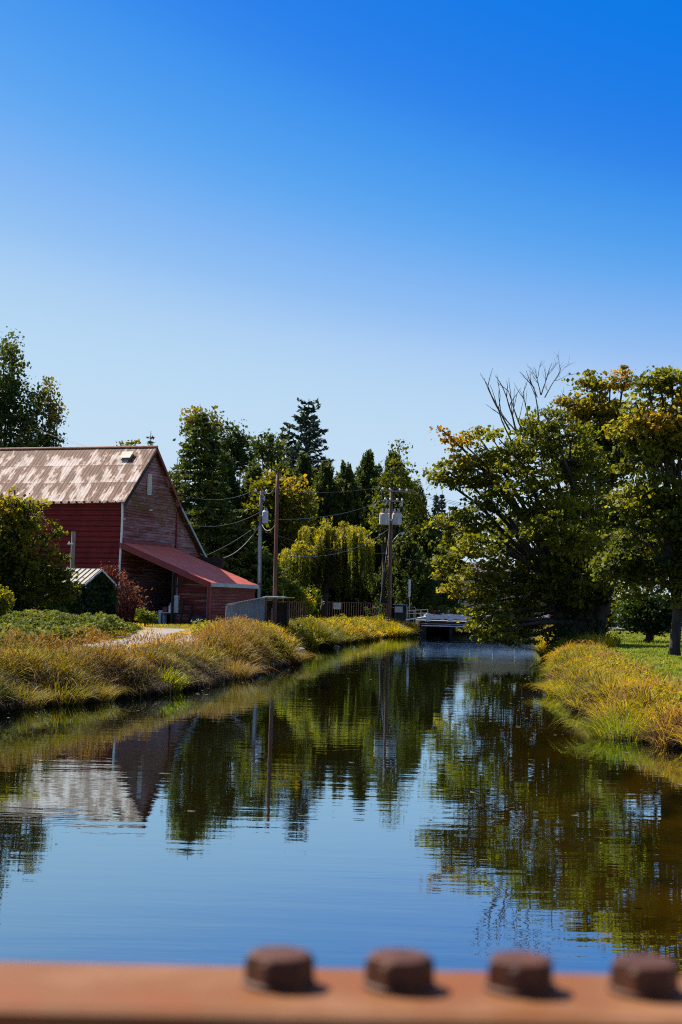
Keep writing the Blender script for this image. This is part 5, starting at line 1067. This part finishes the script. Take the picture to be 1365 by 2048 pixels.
def tussocks(cx, cy, rad, nb, hgt, droop, tint, wd, scale=None):
    """arrays of tussock centres -> blade arrays"""
    n = len(cx); nb = int(nb*.62); ids = np.repeat(np.arange(n), nb); N = len(ids); a = rng.uniform(0, 2*PI, N); r = np.sqrt(rng.random(N)); rr = r*rad[ids]*.5
    X = cx[ids]+np.cos(a)*rr; Y = cy[ids]+np.sin(a)*rr; h = hgt[ids]*(.65+.45*rng.random(N))*(1-.25*r)
    ln = droop[ids]*(.15+1.0*r**1.3)+.25*rng.normal(size=N); L_ = np.stack([np.cos(a)*ln, np.sin(a)*ln, np.zeros(N)], 1)+rng.normal(size=(N, 3))*np.array([.26, .26, 0])
    return X, Y, h, L_, tint[ids]+.24*rng.normal(size=N), wd[ids]*(.6+.8*rng.random(N))
def bank_grass(side, y0, y1, n, dmin, dmax, nb, hlo, hhi, mat, tfun, name, label, droop=(.5, 1.0), wbase=.010, hfun=None):
    u = rng.random(n); cy = y0*(y1/y0)**u; d = dmin+(dmax-dmin)*rng.random(n)**1.2
    cx = LBx(cy)-d if side == 'L' else RBx(cy)+d
    hg = rng.uniform(hlo, hhi, n)*(.75+.5*snoise(np.stack([cx, cy, cy*0], 1), 1.6, 61));
    if hfun is not None: hg = hg*hfun(cx, cy, d)
    wd = wbase*1.75*np.maximum(1, cy/32)
    X, Y, h, L_, tn, ww = tussocks(cx, cy, np.full(n, .42)*(.6+.8*rng.random(n)), nb, hg, rng.uniform(*droop, n), tfun(cx, cy, d), wd)
    return blades(name, X, Y, h, ww, L_, tn, M[mat], label=label, cat='grass')
def hL(x, y, d):
    p = 682+x/y*F
    return np.interp(p, [0, 190, 240, 390, 440, 600, 640], [1.6, 1.55, 1.2, 1.15, 1.9, 1.9, 1.5])
def hL2(x, y, d):
    p = 682+x/y*F
    return np.interp(p, [0, 380, 430, 480], [.3, .3, .8, 1.25])*np.where(ddist(x, y) < 2.4, .12, 1)
def tL(cx, cy, d): return -.05+.95*snoise(np.stack([cx, cy, cy*0], 1), 1.4, 62)
bank_grass('L', 26, 60, 400, -.05, 1.3, 230, .40, .66, 'rush', tL, 'bank_rushes', 'brown and green rushes along the near left bank', hfun=hL)
bank_grass('L', 26, 62, 430, -.05, .8, 150, .5, .75, 'dead', lambda a, b, c: .1+.5*rng.random(len(a)), 'dry_grass', 'dry brown grass skirts hanging over the near left waterline', (1.6, 2.4), .009)
bank_grass('L', 26, 48, 170, .8, 2.4, 90, .25, .42, 'goldgrass', lambda a, b, c: .1+.5*snoise(np.stack([a, b, b*0], 1), 1.0, 63), 'bank_grass', 'yellow-green grass at the top of the near left bank', (.3, .8), hfun=hL2)
bank_grass('L', 48, 78, 300, .7, 5.0, 110, .3, .6, 'goldgrass', lambda a, b, c: .05+.7*snoise(np.stack([a, b, b*0], 1), 1.6, 63), 'bank_grass', 'golden weeds on the left bank beside the metal lean-to', (.3, .8), hfun=hL2)
bank_grass('L', 60, 124, 420, 0, 3.2, 100, .6, .95, 'goldgrass', lambda a, b, c: .1+.85*snoise(np.stack([a, b, b*0], 1), 2.2, 64), 'bank_grass', 'golden-green grass along the far left bank towards the bridge', (.4, 1.0))
bank_grass('L', 60, 124, 160, -.05, 1.5, 100, .6, 1.0, 'rush', tL, 'bank_rushes', 'brown rushes at the waterline of the far left bank', (.5, 1.1))
bank_grass('R', 20, 70, 640, -.02, 2.0, 210, .32, .6, 'goldgrass', lambda a, b, c: .18+.75*(snoise(np.stack([a, b, b*0], 1), 1.3, 65)-.1)-.06*c, 'bank_grass', 'tall golden grass covering the near right bank', (.6, 1.3), .009, lambda x, y, d: 1.25-.42*d)
bank_grass('R', 20, 60, 200, -.05, .6, 150, .4, .6, 'dead', lambda a, b, c: rng.random(len(a)), 'dry_grass', 'dry brown grass at the waterline of the right bank', (.8, 1.5))
bank_grass('R', 66, 124, 220, 0, 3.0, 100, .6, 1.0, 'goldgrass', lambda a, b, c: .2+.6*snoise(np.stack([a, b, b*0], 1), 2.2, 66), 'bank_grass', 'golden grass on the right bank beyond the big maple', (.4, 1.0))
# lawn
N = 150000; yv = 26*(115/26)**rng.random(N); d = 1.5+rng.random(N)**1.2*(6+yv*.32); X = RBx(yv)+d
clov = snoise(np.stack([X, yv, yv*0], 1), 1.0, 67)
blades('lawn', X, yv, .07+.10*rng.random(N)*(.6+clov), .016*np.maximum(1, yv/30), rng.normal(size=(N, 3))*np.array([.5, .5, 0]), .1+.75*clov+.1+.15*rng.normal(size=N), M['lawn'], label='bright green mown grass of the right lawn', cat='grass')
N = 14000; yv = 30*(75/30)**rng.random(N); X = RBx(yv)+2.6+rng.random(N)*(4+yv*.2); P = np.stack([X, yv, gz(X, yv)+.08+.06*rng.random(N)], 1)
o = leaves('lawn_clover', P, .06, .2+.6*snoise(P, .7, 68)+.15*rng.normal(size=N), M['lawn'], None, (0, 0, 2.2)); tagp(o, 'broad-leaved clover spread through the right lawn', 'clover', kind='stuff')
# meadow on the left, behind bank
N = 90000; yv = 42*(118/42)**rng.random(N); X = LBx(yv)-1.5-rng.random(N)**1.1*(yv*.30)
dd_ = ddist(X, yv); inb = ((X-A0[0])*ub[0]+(yv-A0[1])*ub[1] < 7.0) & ((X-A0[0])*ua[0]+(yv-A0[1])*ua[1] > -.3)
cen = (dd_ < .28+.25*snoise(np.stack([X, yv, yv*0], 1), 1, 70)); keep = ((dd_ > 2.3+.5*rng.normal(size=N)) | cen) & ~inb; X, yv, dd_ = X[keep], yv[keep], dd_[keep]; N = len(X)
blades('meadow_grass', X, yv, np.where(dd_ < 3.2, .05, .10)+.10*rng.random(N), .02*np.maximum(1, yv/45), rng.normal(size=(N, 3))*np.array([.5, .5, 0]), np.where(dd_ < 3.2, .75, .35)+.5*(snoise(np.stack([X, yv, yv*0], 1), 2.5, 69)-.5), M['goldgrass'], label='low dry and green grass around the gravel driveway', cat='grass')
# bramble mound
def mound(name, label, px0, px1, Y0, Y1, n, hmax, mat, size, tlo, thi, seed, cat='brambles'):
    yv = rng.uniform(Y0, Y1, n); f = rng.random(n); xa = W(px0, 1250, 1)[0]*yv; xb = W(px1, 1250, 1)[0]*yv; X = xa+(xb-xa)*f
    v = (yv-Y0)/(Y1-Y0); e = np.clip(4*(1-f)*1.2, 0, 1)**.5*np.clip(v*5, 0, 1)**.5*np.clip((1-v)*6, 0, 1)**.5
    Q = np.stack([X, yv, yv*0], 1); hh = hmax*e*(.35+.75*snoise(Q, 1.8, seed)+.55*(snoise(Q, .55, seed+1)-.5)+.3*(snoise(Q, .25, seed+4)-.5))
    P = np.stack([X, yv, gz(X, yv)+hh*(1-.35*rng.random(n)**2)+.04], 1); keep = ddist(X, yv) > 2.0+.6*snoise(Q, .8, 3); P = P[keep]
    o = leaves(name, P, size, tlo+(thi-tlo)*(.6*snoise(P, 1.0, seed+2)+.4*rng.random(len(P))), M[mat], None, (-.1, -.25, 1.1)); tagp(o, label, cat, kind='stuff')
mound('brambles', 'leafy green bramble thicket between the driveway and the ivy-covered shed', -40, 285, 46, 78, 60000, .85, 'bramble', .13, 0, .95, 71)
mound('weeds', 'bright green leafy weeds in front of the canopy post and metal lean-to', 425, 560, 62, 75, 9000, .55, 'lawn', .13, .2, 1.0, 81, 'weeds')
# flowering yellow weeds
N = 1500; yv = rng.uniform(46, 72, N); X = LBx(yv)-.6-rng.random(N)*3.5; P = np.stack([X, yv, gz(X, yv)+.35+.5*rng.random(N)], 1); kp = (snoise(P, 1.2, 91) > .5) & (ddist(X, yv) > 2.6); P = P[kp]
o = leaves('flower_heads', P, .055, .5+.4*rng.random(len(P)), M['willow'], None, (0, 0, 1)); tagp(o, 'small yellow flower heads scattered over the left bank weeds', 'flowers', kind='stuff')

# broad-leaved weeds, upright stems and seed heads mixed into the grasses
def weeds(name, side, y0, y1, n, d0, d1, zlo, zhi, size, mat, tl, th, label, thr, seed, tb=(0, 0, .3), aspect=.55, cat='weeds', hf=None):
    u = rng.random(n); yv = y0*(y1/y0)**u; d = d0+(d1-d0)*rng.random(n); X = LBx(yv)-d if side == 'L' else RBx(yv)+d
    Q = np.stack([X, yv, yv*0], 1); k = snoise(Q, .9, seed) > thr; X, yv, d, Q = X[k], yv[k], d[k], Q[k]; n = len(X)
    f = hf(X, yv, d) if hf else 1.0
    P = np.stack([X, yv, np.maximum(gz(X, yv), 0)+(zlo+(zhi-zlo)*rng.random(n)**.8*(.5+.7*snoise(Q, .5, seed+1)))*f], 1)
    o = leaves(name, P, size*np.maximum(1, yv/45)[:, None][:, 0] if False else size, tl+(th-tl)*rng.random(n), M[mat], None, (-.3, -.2, .8), tb, aspect); tagp(o, label, cat, kind='stuff')
hw_ = lambda x, y, d: .55*hL(x, y, d)
weeds('weeds', 'L', 27, 62, 26000, 0, 2.2, .1, .62, .085, 'shrub', .2, .95, 'leafy green weeds mixed with the rushes of the near left bank', .45, 101, hf=hw_)
weeds('seed_heads', 'L', 27, 62, 14000, 0, 1.8, .38, .66, .11, 'seed', .4, 1.0, 'brown seed heads standing above the rushes of the near left bank', .3, 103, (0, 0, 3), .16, 'seed heads', hL)
weeds('weeds', 'R', 22, 66, 11000, .1, 2.0, .08, .4, .07, 'shrub', .45, 1.1, 'leafy yellow-green weeds mixed into the grass of the right bank', .42, 105)
weeds('seed_heads', 'R', 22, 70, 5000, 0, 1.7, .35, .58, .10, 'seed', .5, 1.0, 'pale seed heads standing above the right bank grass', .35, 107, (.5, 0, 3), .15, 'seed heads')
weeds('weeds', 'L', 60, 122, 22000, .2, 3.5, .15, .85, .12, 'shrub', .4, 1.1, 'leafy golden weeds on the far left bank towards the bridge', .42, 109)
# small leaves floating on the water
N = 260; yv = 14*(70/14)**rng.random(N); sd_ = rng.random(N) < .5; e = np.abs(rng.normal(size=N))*1.3+.2; X = np.where(sd_, LBx(yv)+e, RBx(yv)-e); X = np.where(rng.random(N) < .15, rng.uniform(-4, 5, N), X)
o = leaves('floating_leaves', np.stack([X, yv, np.full(N, .008)], 1), .075, .5+.5*rng.random(N), M['dead'], None, (0, 0, 60)); tagp(o, 'small dead leaves floating on the canal near the banks', 'leaves', kind='stuff')

# individual tussocks that stand out
def tuss(label, px, py, Yd, rad, h, nb, mat, tint, droop=.9, wd=.011, name='grass_tussock'):
    c = W(px, py, Yd); g_ = max(0.0, float(gz(c[0], Yd))); t = thing(name, label, 'tussock', (c[0], Yd, g_), 'grass tussocks on the canal banks')
    X, Y, hh, L_, tn, ww = tussocks(np.array([c[0]]), np.array([Yd]), np.array([rad]), nb, np.array([h]), np.array([droop]), np.array([tint]), np.array([wd*max(1, Yd/32)]))
    blades('blades', X, Y, hh, ww, L_, tn, M[mat], kind=None, parent=t)
    mb = MB(); mb.tube([(c[0], Yd, g_-.1), (c[0], Yd, g_+.05), (c[0], Yd, g_+.18)], [rad*.35, rad*.3, rad*.08], 10); mb.build('root_clump', M['dark_wood'], t)
tuss('bright yellow-green iris-like tussock on the near left bank', 325, 1375, 38.6, 1.0, .85, 900, 'goldgrass', .08, .75, .02)
tuss('large dark rounded tussock on the left bank where the canal narrows', 628, 1285, 80, 2.2, 1.35, 2600, 'rush', .0, .9, .010)
tuss('big tan tussock with brown skirts, leftmost on the near bank', 30, 1410, 31.8, 1.2, .74, 1300, 'rush', .5, 1.0)
tuss('big tan tussock with brown skirts, second from left on the near bank', 110, 1402, 33.2, 1.3, .76, 1500, 'rush', .45, 1.0)
tuss('big tan tussock with brown skirts, third from left on the near bank', 175, 1396, 34.4, 1.2, .7, 1400, 'rush', .55, 1.0)
tuss('wide sandy tussock right of the iris-like tussock', 455, 1355, 46, 1.6, .85, 1900, 'rush', .95, 1.1)
tuss('sandy tussock at the left bank point', 560, 1325, 57, 1.7, .95, 1900, 'rush', .8, 1.0)
tuss('golden rounded tussock near the bridge on the left bank', 785, 1262, 110, 2.0, 1.3, 1600, 'goldgrass', .3, .9)
tuss('long-bladed green tussock hanging over the near right water edge', 1245, 1465, 28.2, 1.2, .75, 1100, 'goldgrass', .0, 1.4, .012)
tuss('orange-gold tussock at the tip of the near right bank', 1142, 1370, 41.5, 1.3, .7, 1300, 'goldgrass', .42, 1.2)
tuss('dark tussock under the big maple trunk at the water', 1118, 1300, 70, 1.6, 1.1, 1200, 'rush', .0, .9)
# stones on the waterline
for i, (x, y, Yd, s, lab) in enumerate([(784, 1274, 110, .26, 'white stone at the foot of the golden tussock near the bridge'), (672, 1292, 80, .22, 'pale stone beside the dark rounded tussock'), (505, 1344, 50, .16, 'small pale stone at the left waterline'), (600, 1298, 73, .3, 'grey stone at the bank bend left of the dark tussock')]):
    c = W(x, y, Yd); VV = []; nA, nB = 12, 7
    for a_ in range(nB):
        ph = -PI/2+PI*a_/(nB-1)
        for b_ in range(nA): th = 2*PI*b_/nA; r_ = s*(1+.2*math.sin(2*th+i)+.12*math.sin(5*th+a_)); VV.append((c[0]+r_*math.cos(th)*math.cos(ph), Yd+r_*.7*math.sin(th)*math.cos(ph), .03+r_*.45*math.sin(ph)))
    mb = MB(); mb.add(VV, [(a_*nA+b_, a_*nA+(b_+1) % nA, (a_+1)*nA+(b_+1) % nA, (a_+1)*nA+b_) for a_ in range(nB-1) for b_ in range(nA)]); o = mb.build('stone', M['white_paint'] if i == 0 else M['stone'], smooth=True); tagp(o, lab, 'stone', 'stones at the waterline')
